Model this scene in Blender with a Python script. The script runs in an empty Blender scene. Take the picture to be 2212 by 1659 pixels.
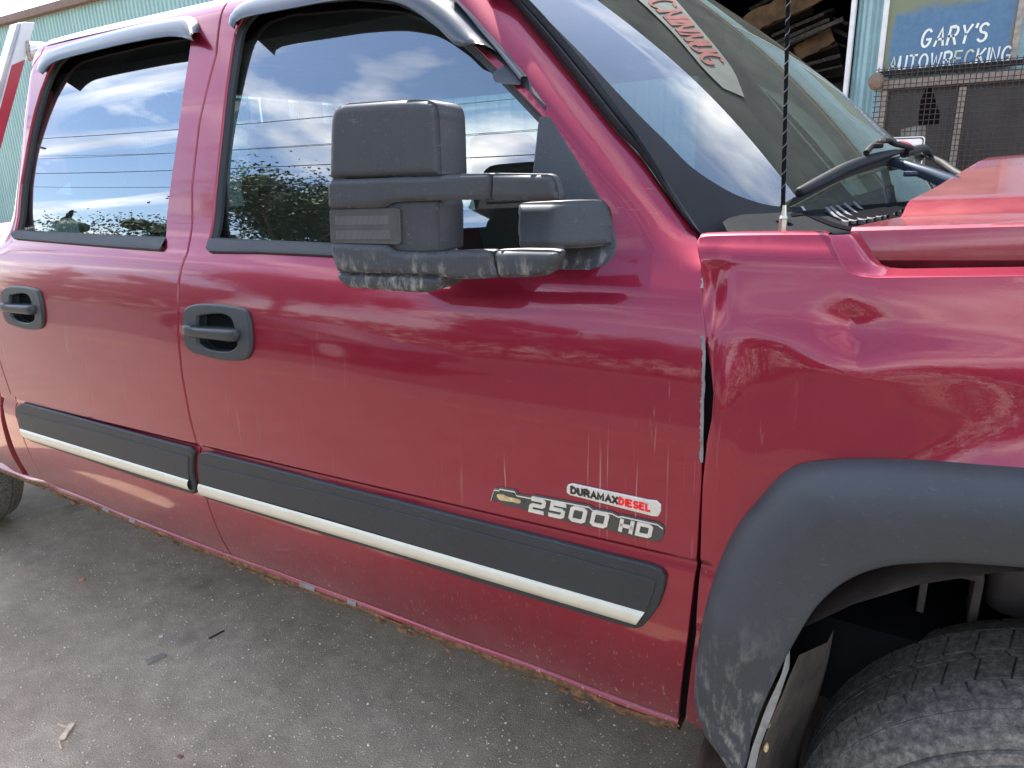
import bpy, bmesh, math, random
import numpy as np
from mathutils import Vector, Matrix
from mathutils.geometry import delaunay_2d_cdt
R = math.radians
SC = bpy.context.scene
COL = SC.collection
random.seed(7); RNG = np.random.default_rng(7)

# ------------------------------------------------------------------ camera
# x runs along the truck (nose = +x), y runs away from the camera, z is up; the
# truck's widest side plane is y = 0 and the ground is z = 0.
PW, PH, PF = 2212.0, 1659.0, 1533.0
CXP, CYP = PW/2, PH/2
CAM = np.array([0.0, -0.93, 1.44])
AX = np.array([0.85042434, 0.12892779, -0.51005497])   # world x,y,z axes in camera space
AY = np.array([0.525372, -0.25901519, 0.81049083])
AZ = np.array([-0.02761719, -0.95722973, -0.28800787])
cd = bpy.data.cameras.new('camera'); cam = bpy.data.objects.new('camera', cd); COL.objects.link(cam)
cam.matrix_world = Matrix(((AX[0], -AX[1], -AX[2], CAM[0]), (AY[0], -AY[1], -AY[2], CAM[1]),
                           (AZ[0], -AZ[1], -AZ[2], CAM[2]), (0, 0, 0, 1)))
cd.sensor_width = 36; cd.lens = PF/PW*36; cd.clip_start = 0.02; cd.clip_end = 2000
SC.camera = cam

# ------------------------------------------------------------------ light
SUN_EL, SUN_AZ = 57, -48            # azimuth measured from +y (behind the truck) towards +x
sd = Vector((math.sin(R(SUN_AZ))*math.cos(R(SUN_EL)), math.cos(R(SUN_AZ))*math.cos(R(SUN_EL)), math.sin(R(SUN_EL))))
sl = bpy.data.lights.new('sun', 'SUN'); sl.energy = 4.4; sl.angle = R(0.5); sl.color = (1, .955, .88)
so = bpy.data.objects.new('sun', sl); COL.objects.link(so)
so.rotation_euler = sd.to_track_quat('Z', 'Y').to_euler(); so.location = (3, 6, 12)
w = bpy.data.worlds.new('World'); SC.world = w; w.use_nodes = True
nt = w.node_tree; nt.nodes.clear()
def N(t, typ, **kw):
    n = t.nodes.new(typ)
    for k, v in kw.items():
        if hasattr(n, k): setattr(n, k, v)
        else: n.inputs[k.replace('_', ' ')].default_value = v
    return n
out = N(nt, 'ShaderNodeOutputWorld'); bg = N(nt, 'ShaderNodeBackground')
sky = N(nt, 'ShaderNodeTexSky'); sky.sky_type = 'NISHITA'; sky.sun_disc = False
sky.sun_elevation = R(SUN_EL); sky.sun_rotation = R(SUN_AZ % 360); sky.air_density = 1.0; sky.dust_density = .9; sky.ozone_density = 2.0
geo = N(nt, 'ShaderNodeTexCoord'); sep = N(nt, 'ShaderNodeSeparateXYZ')
nt.links.new(geo.outputs['Generated'], sep.inputs[0])
mz = N(nt, 'ShaderNodeMath', operation='MAXIMUM'); mz.inputs[1].default_value = 0.0
nt.links.new(sep.outputs[2], mz.inputs[0])
az = N(nt, 'ShaderNodeMath', operation='ADD'); az.inputs[1].default_value = 0.22; nt.links.new(mz.outputs[0], az.inputs[0])
dv = N(nt, 'ShaderNodeVectorMath', operation='DIVIDE')
cmb = N(nt, 'ShaderNodeCombineXYZ')
for i in range(3): nt.links.new(az.outputs[0], cmb.inputs[i])
offs = N(nt, 'ShaderNodeVectorMath', operation='ADD'); offs.inputs[1].default_value = (0., 0., 0.)
nt.links.new(geo.outputs['Generated'], dv.inputs[0]); nt.links.new(cmb.outputs[0], dv.inputs[1])
nz = N(nt, 'ShaderNodeTexNoise'); nz.inputs['Scale'].default_value = 1.5; nz.inputs['Detail'].default_value = 9
nz.inputs['Roughness'].default_value = .56; nz.inputs['Distortion'].default_value = .35
nt.links.new(dv.outputs[0], offs.inputs[0]); nt.links.new(offs.outputs[0], nz.inputs['Vector'])
cr = N(nt, 'ShaderNodeValToRGB'); cr.color_ramp.elements[0].position = .50; cr.color_ramp.elements[1].position = .70
cr.color_ramp.elements[1].color = (.86, .86, .86, 1)
nt.links.new(nz.outputs['Fac'], cr.inputs[0])
nz2 = N(nt, 'ShaderNodeTexNoise'); nz2.inputs['Scale'].default_value = 3.3; nz2.inputs['Detail'].default_value = 6
nt.links.new(dv.outputs[0], nz2.inputs['Vector'])
cc = N(nt, 'ShaderNodeValToRGB'); cc.color_ramp.elements[0].color = (5.2, 5.1, 5.0, 1); cc.color_ramp.elements[1].color = (11.5, 11, 10.2, 1)
cc.color_ramp.elements[0].position = .35; cc.color_ramp.elements[1].position = .62
nt.links.new(nz2.outputs['Fac'], cc.inputs[0])
mx = N(nt, 'ShaderNodeMixRGB'); nt.links.new(cr.outputs[0], mx.inputs[0]); nt.links.new(sky.outputs[0], mx.inputs[1]); nt.links.new(cc.outputs[0], mx.inputs[2])
rot = N(nt, 'ShaderNodeMapping'); rot.inputs['Rotation'].default_value = (0, 0, R(35)); rot.inputs['Scale'].default_value = (.55, 3.2, 1)
nt.links.new(offs.outputs[0], rot.inputs[0]); nz3 = N(nt, 'ShaderNodeTexNoise'); nz3.inputs['Scale'].default_value = 1.6; nz3.inputs['Detail'].default_value = 7; nz3.inputs['Distortion'].default_value = .6
nt.links.new(rot.outputs[0], nz3.inputs['Vector']); cr3 = N(nt, 'ShaderNodeValToRGB'); cr3.color_ramp.elements[0].position = .53; cr3.color_ramp.elements[1].position = .76; cr3.color_ramp.elements[1].color = (.7, .7, .7, 1)
nt.links.new(nz3.outputs['Fac'], cr3.inputs[0]); mxc = N(nt, 'ShaderNodeMixRGB'); mxc.blend_type = 'LIGHTEN'; mxc.inputs[0].default_value = 1
nt.links.new(cr.outputs[0], mxc.inputs[1]); nt.links.new(cr3.outputs[0], mxc.inputs[2]); nt.links.new(mxc.outputs[0], mx.inputs[0])
dot = N(nt, 'ShaderNodeVectorMath', operation='DOT_PRODUCT'); dot.inputs[1].default_value = sd; nt.links.new(geo.outputs['Generated'], dot.inputs[0])
glow = N(nt, 'ShaderNodeMapRange'); glow.inputs[1].default_value = .1; glow.inputs[2].default_value = 1; glow.inputs[3].default_value = 1; glow.inputs[4].default_value = 1.25
nt.links.new(dot.outputs['Value'], glow.inputs[0]); gm_ = N(nt, 'ShaderNodeVectorMath', operation='SCALE'); nt.links.new(cc.outputs[0], gm_.inputs[0]); nt.links.new(glow.outputs[0], gm_.inputs['Scale']); nt.links.new(gm_.outputs[0], mx.inputs[2])
nt.links.new(mx.outputs[0], bg.inputs[0]); bg.inputs[1].default_value = 0.15
nt.links.new(bg.outputs[0], out.inputs[0])
SC.view_settings.view_transform = 'Standard'; SC.view_settings.look = 'None'
SC.view_settings.exposure = 1.92; SC.view_settings.gamma = 1; SC.view_settings.use_curve_mapping = False
SC.cycles.max_bounces = 10; SC.cycles.transparent_max_bounces = 16; SC.cycles.glossy_bounces = 6
SC.cycles.sample_clamp_indirect = 8

# ------------------------------------------------------------------ pixel -> place
def ray(u, v):
    p = np.array([u-CXP, v-CYP, PF]); q = np.array([p@AX, p@AY, p@AZ]); return q/np.linalg.norm(q)
def hit(u, v, ax, val):
    q = ray(u, v); t = (val-CAM[ax])/q[ax]; return CAM+q*t
def hitY(u, v, y): return hit(u, v, 1, y)
def hitX(u, v, x): return hit(u, v, 0, x)
def hitZ(u, v, z): return hit(u, v, 2, z)
def hitF(u, v, F, y0=-.25, y1=.62, n=500):
    q = ray(u, v); t = np.linspace((y0-CAM[1])/q[1], (y1-CAM[1])/q[1], n)
    P = CAM[None]+t[:, None]*q[None]; f = F(P)
    k = np.where((f[:-1] < 0) & (f[1:] >= 0))[0]
    if len(k) == 0: return P[np.argmax(f)]
    k = k[0]; a = f[k]/(f[k]-f[k+1]+1e-12); return P[k]*(1-a)+P[k+1]*a

# ------------------------------------------------------------------ helpers
def apply_tag(o, label=None, cat=None, group=None, kind=None):
    if label: o['label'] = label
    if cat: o['category'] = cat
    if group: o['group'] = group
    if kind: o['kind'] = kind
    return o
def empty(name, loc, label, cat, group=None):
    o = bpy.data.objects.new(name, None); o.location = loc; o.empty_display_size = .1; COL.objects.link(o)
    return apply_tag(o, label, cat, group)
def link(name, me, mat=None, parent=None, label=None, kind=None):
    o = bpy.data.objects.new(name, me); COL.objects.link(o)
    if mat is not None and len(me.materials) == 0: me.materials.append(mat)
    if parent is not None:
        o.parent = parent
        loc = parent.location          # meshes sit at the world origin, empties at their base
        if loc.length > 0: o.matrix_parent_inverse = Matrix.Translation(-loc)
    if label: o['label'] = label
    if kind: o['kind'] = kind
    return o
def smooth(me, ang=40):
    for p in me.polygons: p.use_smooth = True
    try: me.set_sharp_from_angle(angle=R(ang))
    except Exception: pass
def mesh(name, V, F, mat=None, parent=None, sm=None, label=None, kind=None, fix=True):
    me = bpy.data.meshes.new(name); me.from_pydata([tuple(map(float, v)) for v in V], [], F); me.update()
    if fix:
        bm = bmesh.new(); bm.from_mesh(me); bmesh.ops.recalc_face_normals(bm, faces=bm.faces); bm.to_mesh(me); bm.free()
    if sm: smooth(me, sm)
    return link(name, me, mat, parent, label, kind)
def frombm(name, bm, mat=None, parent=None, sm=None, label=None, kind=None):
    bmesh.ops.recalc_face_normals(bm, faces=bm.faces)
    me = bpy.data.meshes.new(name); bm.to_mesh(me); bm.free()
    if sm: smooth(me, sm)
    return link(name, me, mat, parent, label, kind)
def bm_box(bm, c, s, rot=None, bev=0):
    r = bmesh.ops.create_cube(bm, size=1)
    M = Matrix.Translation(Vector(c)) @ (rot.to_4x4() if rot is not None else Matrix.Identity(4)) @ Matrix.Diagonal((*s, 1))
    bmesh.ops.transform(bm, matrix=M, verts=r['verts'])
    if bev:
        es = list({e for v in r['verts'] for e in v.link_edges})
        bmesh.ops.bevel(bm, geom=es, offset=bev, segments=2, affect='EDGES', profile=.6)
def box(name, c, s, mat, parent=None, rot=None, bev=0, **kw):
    bm = bmesh.new(); bm_box(bm, c, s, rot, bev); return frombm(name, bm, mat, parent, 35 if bev else None, **kw)
def bm_tube(bm, pts, r, n=10, cap=True):
    pts = [Vector(p) for p in pts]; rings = []
    rr = r if hasattr(r, '__len__') else [r]*len(pts)
    up = Vector((0, 0, 1))
    for i, p in enumerate(pts):
        d = (pts[min(i+1, len(pts)-1)]-pts[max(i-1, 0)]).normalized()
        a = d.cross(up if abs(d.z) < .9 else Vector((1, 0, 0))).normalized(); b = d.cross(a)
        rings.append([bm.verts.new(p+(a*math.cos(2*math.pi*k/n)+b*math.sin(2*math.pi*k/n))*rr[i]) for k in range(n)])
    for A, B in zip(rings, rings[1:]):
        for k in range(n): bm.faces.new((A[k], A[(k+1) % n], B[(k+1) % n], B[k]))
    if cap: bm.faces.new(rings[0]); bm.faces.new(rings[-1])
def tube(name, pts, r, mat, parent=None, n=10, **kw):
    bm = bmesh.new(); bm_tube(bm, pts, r, n); return frombm(name, bm, mat, parent, 50, **kw)
def resample(poly, step, closed=True):
    P = [np.array(p, float) for p in poly]; o = []
    m = len(P) if closed else len(P)-1
    for i in range(m):
        a, b = P[i], P[(i+1) % len(P)]; k = max(1, int(math.ceil(np.linalg.norm(b-a)/step)))
        for j in range(k): o.append(a+(b-a)*j/k)
    if not closed: o.append(P[-1])
    return o
def catmull(P, k=6, closed=False):
    P = [np.array(p, float) for p in P]; n = len(P); o = []
    for i in range(n if closed else n-1):
        if closed: a, b, c, d = P[i-1], P[i], P[(i+1) % n], P[(i+2) % n]
        else: a, b, c, d = P[max(i-1, 0)], P[i], P[i+1], P[min(i+2, n-1)]
        for j in range(k):
            t = j/k; o.append(.5*((2*b)+(-a+c)*t+(2*a-5*b+4*c-d)*t*t+(-a+3*b-3*c+d)*t**3))
    if not closed: o.append(P[-1])
    return o
def inpoly(x, z, poly):
    P = np.array(poly); ins = np.zeros(x.shape, bool); j = len(P)-1
    for i in range(len(P)):
        xi, zi = P[i]; xj, zj = P[j]
        c = ((zi > z) != (zj > z)) & (x < (xj-xi)*(z-zi)/((zj-zi) if abs(zj-zi) > 1e-12 else 1e-12)+xi)
        ins ^= c; j = i
    return ins
def grad_normal(S, x, z, e=.0015):
    sx = (S(x+e, z)-S(x-e, z))/(2*e); sz = (S(x, z+e)-S(x, z-e))/(2*e)
    n = np.stack([sx, -np.ones_like(sx), sz], -1); return n/np.linalg.norm(n, axis=-1, keepdims=True)
def panel(name, outer, holes, S, mat, parent, res=.014, flange=.012, off=0., rows=None, lip=.0014, label=None, step=.008):
    """sheet-metal panel y = S(x,z)+off bounded by (x,z) outline(s), with rolled-in edges"""
    loops = [resample(outer, step)]+[resample(h, step) for h in holes]
    B = [np.array(l) for l in loops]
    allb = np.concatenate(B)
    x0, z0 = B[0].min(0); x1, z1 = B[0].max(0)
    gx, gz = np.meshgrid(np.arange(x0+res/2, x1, res), np.arange(z0+res/2, z1, res)); g = np.stack([gx.ravel(), gz.ravel()], 1)
    if rows:
        ex = []
        for f in rows:
            xs = np.arange(x0+.005, x1, .02); ex.append(np.stack([xs, f(xs)], 1))
        ex = np.concatenate(ex); g = g[np.min(np.abs(g[:, 1][:, None]-np.stack([f(g[:, 0]) for f in rows], 1)), 1) > .003]; g = np.concatenate([g, ex])
    keep = inpoly(g[:, 0], g[:, 1], B[0])
    for h in B[1:]: keep &= ~inpoly(g[:, 0], g[:, 1], h)
    g = g[keep]
    ok = np.ones(len(g), bool)
    for i in range(0, len(allb), 200):
        d = ((g[:, None, :]-allb[None, i:i+200])**2).sum(-1).min(1); ok &= d > (.45*step)**2
    g = g[ok]
    pts = np.concatenate([allb, g]); edges = []; k = 0; loopidx = []
    for b in B:
        n = len(b); edges += [(k+i, k+(i+1) % n) for i in range(n)]; loopidx.append((k, n)); k += n
    vs, es, fs, ov, oe, of = delaunay_2d_cdt([Vector(p) for p in pts], edges, [], 0, 1e-6)
    vs = np.array([tuple(v) for v in vs]); T = np.array([tuple(f) for f in fs if len(f) == 3]); c = vs[T].mean(1)
    kf = inpoly(c[:, 0], c[:, 1], B[0])
    for h in B[1:]: kf &= ~inpoly(c[:, 0], c[:, 1], h)
    T = T[kf]
    mp = {}
    for i, o in enumerate(ov):
        for q in o: mp[q] = i
    y = S(vs[:, 0], vs[:, 1])+off; nrm = grad_normal(S, vs[:, 0], vs[:, 1])
    V = np.stack([vs[:, 0], y, vs[:, 1]], 1)
    # orient so the normal faces -y
    a, b2, c2 = V[T[:, 0]], V[T[:, 1]], V[T[:, 2]]
    fl = np.cross(b2-a, c2-a)[:, 1] > 0; T[fl] = T[fl][:, ::-1]
    V = list(V); nn = list(nrm); F = [tuple(int(q) for q in t) for t in T]
    if flange:
        for li, (k0, n) in enumerate(loopidx):
            idx = [mp.get(k0+i, k0+i) for i in range(n)]
            P = vs[idx]; tg = np.roll(P, -1, 0)-np.roll(P, 1, 0)
            area = .5*np.sum(P[:, 0]*np.roll(P[:, 1], -1)-np.roll(P[:, 0], -1)*P[:, 1])
            o2 = np.stack([tg[:, 1], -tg[:, 0]], 1); o2 /= (np.linalg.norm(o2, axis=1, keepdims=True)+1e-9)
            if area < 0: o2 = -o2
            if li > 0: o2 = -o2
            r1 = len(V)
            for i in range(n):
                b = V[idx[i]]; o3 = np.array([o2[i, 0], 0, o2[i, 1]])
                V.append(b+o3*lip+np.array([0, lip, 0])); m = nn[idx[i]]*.6+o3*.8; nn.append(m/np.linalg.norm(m))
            r2 = len(V)
            for i in range(n):
                b = V[idx[i]]; o3 = np.array([o2[i, 0], 0, o2[i, 1]])
                V.append(b+o3*lip+np.array([0, flange, 0])); nn.append(o3)
            for i in range(n):
                j = (i+1) % n
                for (p, q, r_, s) in ((idx[i], idx[j], r1+j, r1+i), (r1+i, r1+j, r2+j, r2+i)): F.append((p, q, r_, s))
    me = bpy.data.meshes.new(name); me.from_pydata([tuple(map(float, v)) for v in V], [], F); me.update()
    for p in me.polygons: p.use_smooth = True
    # make flange faces agree with their vertex normals
    nv = np.array(nn); bm = bmesh.new(); bm.from_mesh(me); bm.verts.ensure_lookup_table()
    for f in bm.faces:
        f.normal_update(); m = sum((Vector(nv[v.index]) for v in f.verts), Vector())
        if f.normal.dot(m) < 0: f.normal_flip()
    bm.to_mesh(me); bm.free()
    me.normals_split_custom_set_from_vertices([tuple(map(float, n)) for n in nv])
    return link(name, me, mat, parent, label)
def prism(name, P, ext, mat, parent=None, bev=.004, seg=3, sm=35, taper=None, **kw):
    """solid from a planar 3D outline P pushed along vector ext, with rounded rim"""
    bm = bmesh.new(); f = bm.faces.new([bm.verts.new(Vector(p)) for p in P])
    r = bmesh.ops.extrude_face_region(bm, geom=[f]); nv = [g for g in r['geom'] if isinstance(g, bmesh.types.BMVert)]
    bmesh.ops.translate(bm, verts=nv, vec=Vector(ext))
    if taper:
        c = sum((v.co for v in nv), Vector())/len(nv)
        for v in nv: v.co = c+(v.co-c)*taper
    if bev:
        es = [e for e in bm.edges if len(e.link_faces) == 2]
        e2 = [e for e in es if any(len(ff.verts) > 4 or len(P) <= 4 for ff in e.link_faces)]
        bmesh.ops.bevel(bm, geom=e2, offset=bev, segments=seg, affect='EDGES', profile=.5, clamp_overlap=True)
    bmesh.ops.triangulate(bm, faces=[f for f in bm.faces if len(f.verts) > 4])
    return frombm(name, bm, mat, parent, sm, **kw)
def loft(name, curves, mat, parent=None, closed=False, sm=60, **kw):
    n = len(curves[0]); V = [p for c in curves for p in c]; F = []
    for a in range(len(curves)-1):
        for i in range(n if closed else n-1):
            j = (i+1) % n; F.append((a*n+i, a*n+j, (a+1)*n+j, (a+1)*n+i))
    return mesh(name, V, F, mat, parent, sm, **kw)

# ------------------------------------------------------------------ materials
def mat(name):
    m = bpy.data.materials.new(name); m.use_nodes = True; t = m.node_tree; b = t.nodes['Principled BSDF']; return m, t, b
def noise(t, scale, detail=4, rough=.5, vec=None, dist=0):
    n = t.nodes.new('ShaderNodeTexNoise'); n.inputs['Scale'].default_value = scale; n.inputs['Detail'].default_value = detail
    n.inputs['Roughness'].default_value = rough; n.inputs['Distortion'].default_value = dist
    if vec is not None: t.links.new(vec, n.inputs['Vector'])
    return n.outputs['Fac']
def coord(t, scale=(1, 1, 1), rot=(0, 0, 0)):
    c = t.nodes.new('ShaderNodeTexCoord'); mp = t.nodes.new('ShaderNodeMapping'); mp.inputs['Scale'].default_value = scale; mp.inputs['Rotation'].default_value = rot
    t.links.new(c.outputs['Object'], mp.inputs[0]); return mp.outputs[0]
def ramp(t, fac, stops):
    r = t.nodes.new('ShaderNodeValToRGB'); e = r.color_ramp.elements
    while len(e) < len(stops): e.new(.5)
    for i, (p, c) in enumerate(stops):
        e[i].position = p; e[i].color = (*c, 1) if hasattr(c, '__len__') else (c, c, c, 1)
    t.links.new(fac, r.inputs[0]); return r.outputs[0]
def mixc(t, fac, a, b, mode='MIX'):
    m = t.nodes.new('ShaderNodeMixRGB'); m.blend_type = mode
    for s, v in ((0, fac), (1, a), (2, b)):
        if isinstance(v, (int, float)): m.inputs[s].default_value = v
        elif isinstance(v, tuple): m.inputs[s].default_value = (*v, 1)
        else: t.links.new(v, m.inputs[s])
    return m.outputs[0]
def math_(t, op, a, b=0., c=None):
    m = t.nodes.new('ShaderNodeMath'); m.operation = op
    for s, v in ((0, a), (1, b), (2, c)):
        if v is None: continue
        if isinstance(v, (int, float)): m.inputs[s].default_value = v
        else: t.links.new(v, m.inputs[s])
    return m.outputs[0]
def bump(t, b, h, strength=.2, dist=.002):
    n = t.nodes.new('ShaderNodeBump'); n.inputs['Strength'].default_value = strength; n.inputs['Distance'].default_value = dist
    t.links.new(h, n.inputs['Height']); t.links.new(n.outputs[0], b.inputs['Normal']); return n
def axis(t, k):
    c = t.nodes.new('ShaderNodeTexCoord'); s = t.nodes.new('ShaderNodeSeparateXYZ'); t.links.new(c.outputs['Object'], s.inputs[0]); return s.outputs[k]
def remap(t, v, a, b, c=0, d=1):
    m = t.nodes.new('ShaderNodeMapRange'); m.inputs[1].default_value = a; m.inputs[2].default_value = b; m.inputs[3].default_value = c; m.inputs[4].default_value = d
    t.links.new(v, m.inputs[0]); return m.outputs[0]
def simple(name, col, rough=.5, metal=0, bumpsc=None, bs=.2, var=.15, vs=8):
    m, t, b = mat(name); b.inputs['Roughness'].default_value = rough; b.inputs['Metallic'].default_value = metal
    n = noise(t, vs, 6, .6, coord(t)); c = tuple(col)
    t.links.new(ramp(t, n, [(.3, tuple(x*(1-var) for x in c)), (.7, tuple(x*(1+var) for x in c))]), b.inputs['Base Color'])
    if bumpsc: bump(t, b, noise(t, bumpsc, 3, .6, coord(t)), bs)
    return m

def paint(name, dirt=1.0, dusty=0.):
    m, t, b = mat(name)
    red = (.235, .0018, .021)
    b.inputs['Metallic'].default_value = .55
    b.inputs['Coat Weight'].default_value = 1; b.inputs['Coat Roughness'].default_value = .035; b.inputs['Coat IOR'].default_value = 1.46
    flake = noise(t, 1400, 1, .5, coord(t))
    base = ramp(t, flake, [(.3, tuple(x*.8 for x in red)), (.7, tuple(x*1.22 for x in red))])
    # rain-run streaks (stretched along z), fine scuffs, dust low on the sill, tan spatter
    st = noise(t, 1, 3, .6, coord(t, (130, 130, 2.2)), .4); streak = ramp(t, st, [(.63, 0.), (.74, 1.)])
    gate = ramp(t, noise(t, 4, 2, .5, coord(t)), [(.46, 0.), (.62, 1.)])
    sc = noise(t, 1, 2, .5, coord(t, (26, 26, 420), (0, R(32), 0))); scr = ramp(t, sc, [(.70, 0.), (.76, 1.)])
    z = axis(t, 2)
    low = remap(t, z, .78, .50, 0, 1)
    mid = math_(t, 'MULTIPLY', remap(t, z, .80, .92), remap(t, z, 1.18, 1.0))
    sp = ramp(t, noise(t, 1, 3, .65, coord(t, (170, 170, 60), (0, R(25), 0))), [(.62, 0.), (.70, 1.)])
    dustm = ramp(t, noise(t, 9, 6, .7, coord(t)), [(.35, .25), (.75, 1.)])
    f1 = math_(t, 'MULTIPLY', math_(t, 'MULTIPLY', streak, gate), math_(t, 'MULTIPLY', mid, .85*dirt))
    f2 = math_(t, 'MULTIPLY', scr, math_(t, 'MULTIPLY', ramp(t, noise(t, 6, 2, .5, coord(t)), [(.55, 0.), (.7, 1.)]), .30*dirt))
    f3 = math_(t, 'MULTIPLY', math_(t, 'MULTIPLY', sp, math_(t, 'POWER', low, 1.3)), .75*dirt)
    f4 = math_(t, 'MULTIPLY', math_(t, 'MULTIPLY', math_(t, 'POWER', low, 2.2), dustm), .22*dirt)
    film = math_(t, 'MULTIPLY', dustm, .018*dirt)
    tot = math_(t, 'MINIMUM', math_(t, 'ADD', math_(t, 'ADD', f1, f2), math_(t, 'ADD', math_(t, 'ADD', f3, film), f4)), 1.)
    if dusty: tot = math_(t, 'MINIMUM', math_(t, 'ADD', tot, math_(t, 'MULTIPLY', dustm, dusty)), 1.)
    c = mixc(t, tot, base, (.42, .32, .25))
    t.links.new(c, b.inputs['Base Color'])
    t.links.new(math_(t, 'MULTIPLY_ADD', tot, -.6, .68), b.inputs['Metallic'])
    t.links.new(math_(t, 'MULTIPLY_ADD', tot, .4, .34), b.inputs['Roughness'])
    t.links.new(math_(t, 'MULTIPLY_ADD', tot, -1.1, 1.), b.inputs['Coat Weight'])
    t.links.new(math_(t, 'MULTIPLY_ADD', tot, .5, .03), b.inputs['Coat Roughness'])
    # orange peel in the clear coat
    bn = t.nodes.new('ShaderNodeBump'); bn.inputs['Strength'].default_value = .012; bn.inputs['Distance'].default_value = .002
    t.links.new(noise(t, 260, 2, .5, coord(t)), bn.inputs['Height']); t.links.new(bn.outputs[0], b.inputs['Coat Normal'])
    return m
M = {}
M['paint'] = paint('red_paint'); M['paint_hood'] = paint('red_hood_paint', .4, .16); M['paint_bed'] = paint('red_bed_paint', .8)
def plastic(name, col, rough=.5, dust=.3, fine=900, scr=.5, zlow=None):
    m, t, b = mat(name); b.inputs['Specular IOR Level'].default_value = .45
    n1 = noise(t, 7, 6, .65, coord(t)); n2 = noise(t, 1, 3, .6, coord(t, (40, 40, 300), (0, R(20), R(10)))); n3 = noise(t, 160, 4, .7, coord(t))
    c = ramp(t, n1, [(.3, tuple(x*.85 for x in col)), (.7, tuple(x*1.2 for x in col))])
    f = math_(t, 'MULTIPLY', ramp(t, n2, [(.66, 0.), (.74, 1.)]), .35*scr)
    g = math_(t, 'MULTIPLY', ramp(t, n3, [(.60, 0.), (.72, 1.)]), .30*dust)
    tot = math_(t, 'ADD', f, g)
    if zlow:
        lo = remap(t, axis(t, 2), zlow[0], zlow[1]); pat = ramp(t, noise(t, 55, 5, .7, coord(t, (1, 1, .35))), [(.5, 0.), (.66, 1.)])
        tot = math_(t, 'ADD', tot, math_(t, 'MULTIPLY', math_(t, 'MULTIPLY', lo, pat), .75))
    t.links.new(mixc(t, math_(t, 'MINIMUM', tot, 1.), c, (.33, .30, .25)), b.inputs['Base Color'])
    t.links.new(math_(t, 'MULTIPLY_ADD', n1, .2, rough-.08), b.inputs['Roughness'])
    bump(t, b, noise(t, fine, 2, .5, coord(t)), .25, .0006); return m
M['mirror'] = plastic('faded_black_plastic', (.034, .034, .037), .5, .6, zlow=(1.335, 1.29))
M['handle'] = plastic('handle_plastic', (.020, .022, .024), .42, .25, scr=.2)
M['mould'] = plastic('moulding_plastic', (.024, .025, .027), .55, .4, scr=.3)
M['flare'] = plastic('flare_plastic', (.036, .038, .042), .55, .25, scr=.25, zlow=(.85, .55))
M['slat'] = simple('lit_slat_plastic', (.10, .10, .105), .5)  # lighter than the cowl, lit slat edges put into the colour
M['cowl'] = plastic('cowl_plastic', (.011, .0115, .013), .62, .25, scr=0)
M['cowl'].node_tree.nodes['Principled BSDF'].inputs['Specular IOR Level'].default_value = .06
M['rubber'] = plastic('seal_rubber', (.018, .019, .02), .55, .3, scr=0)
M['visor'] = simple('smoked_acrylic', (.032, .034, .040), .30, 0, None, .1, .1); M['visor'].node_tree.nodes['Principled BSDF'].inputs['Coat Weight'].default_value = .25
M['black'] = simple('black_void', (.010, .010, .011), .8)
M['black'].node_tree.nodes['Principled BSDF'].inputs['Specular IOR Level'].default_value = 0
M['frit'] = simple('ceramic_frit', (.020, .021, .024), .45); M['frit'].node_tree.nodes['Principled BSDF'].inputs['Specular IOR Level'].default_value = .04
M['wiper'] = simple('wiper_black', (.008, .008, .009), .6, 0, 300, .1); M['wiper'].node_tree.nodes['Principled BSDF'].inputs['Specular IOR Level'].default_value = .25
M['brass'] = simple('nickel', (.55, .50, .40), .35, .9)
M['chrome'] = simple('champagne_strip', (.62, .56, .43), .40, .25, None, .1, .06, 20)
M['badge'] = simple('badge_silver', (.62, .59, .52), .3, .5, None, .1, .1, 60)
M['badge_dark'] = simple('badge_dark', (.07, .07, .065), .35, .5)
M['black_ink'] = simple('black_ink', (.02, .02, .02), .4); M['red_ink'] = simple('red_ink', (.75, .01, .02), .4)
M['gold'] = simple('worn_gold', (.55, .40, .2), .55, .3, 200, .3, .3, 120)
M['primer'] = simple('bare_primer', (.17, .16, .145), .6, 0, None, .1, .3, 40)
m, t, b = mat('rust'); n = noise(t, 60, 8, .7, coord(t)); t.links.new(ramp(t, n, [(.25, (.035, .018, .010)), (.45, (.10, .048, .020)), (.62, (.24, .115, .045)), (.8, (.34, .22, .12))]), b.inputs['Base Color']); b.inputs['Roughness'].default_value = .9; bump(t, b, noise(t, 180, 6, .7, coord(t)), .9, .004); M['rust'] = m
def tyre_m():
    m, t, b = mat('dusty_tyre_rubber'); n = noise(t, 90, 8, .75, coord(t)); n2 = noise(t, 5, 3, .5, coord(t))
    c = ramp(t, n, [(.34, (.045, .042, .038)), (.50, (.14, .125, .105)), (.68, (.32, .285, .235))])
    t.links.new(mixc(t, ramp(t, n2, [(.3, 0.), (.8, .6)]), c, (.045, .045, .047)), b.inputs['Base Color']); b.inputs['Roughness'].default_value = .85
    bump(t, b, n, .5, .003); return m
M['tyre'] = tyre_m()
M['liner'] = simple('dusty_wheel_liner', (.12, .09, .07), .85, 0, 30, .3, .4, 14)
M['flap'] = None
m, t, b = mat('ribbed_rubber_flap'); br = t.nodes.new('ShaderNodeTexChecker'); br.inputs['Scale'].default_value = 420; t.links.new(coord(t), br.inputs['Vector'])
n = noise(t, 12, 6, .7, coord(t, (1, 1, .3))); t.links.new(ramp(t, n, [(.3, (.025, .02, .016)), (.6, (.10, .08, .06)), (.8, (.18, .15, .115))]), b.inputs['Base Color']); b.inputs['Roughness'].default_value = .9; bump(t, b, br.outputs['Fac'], .5, .002); M['flap'] = m
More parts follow.
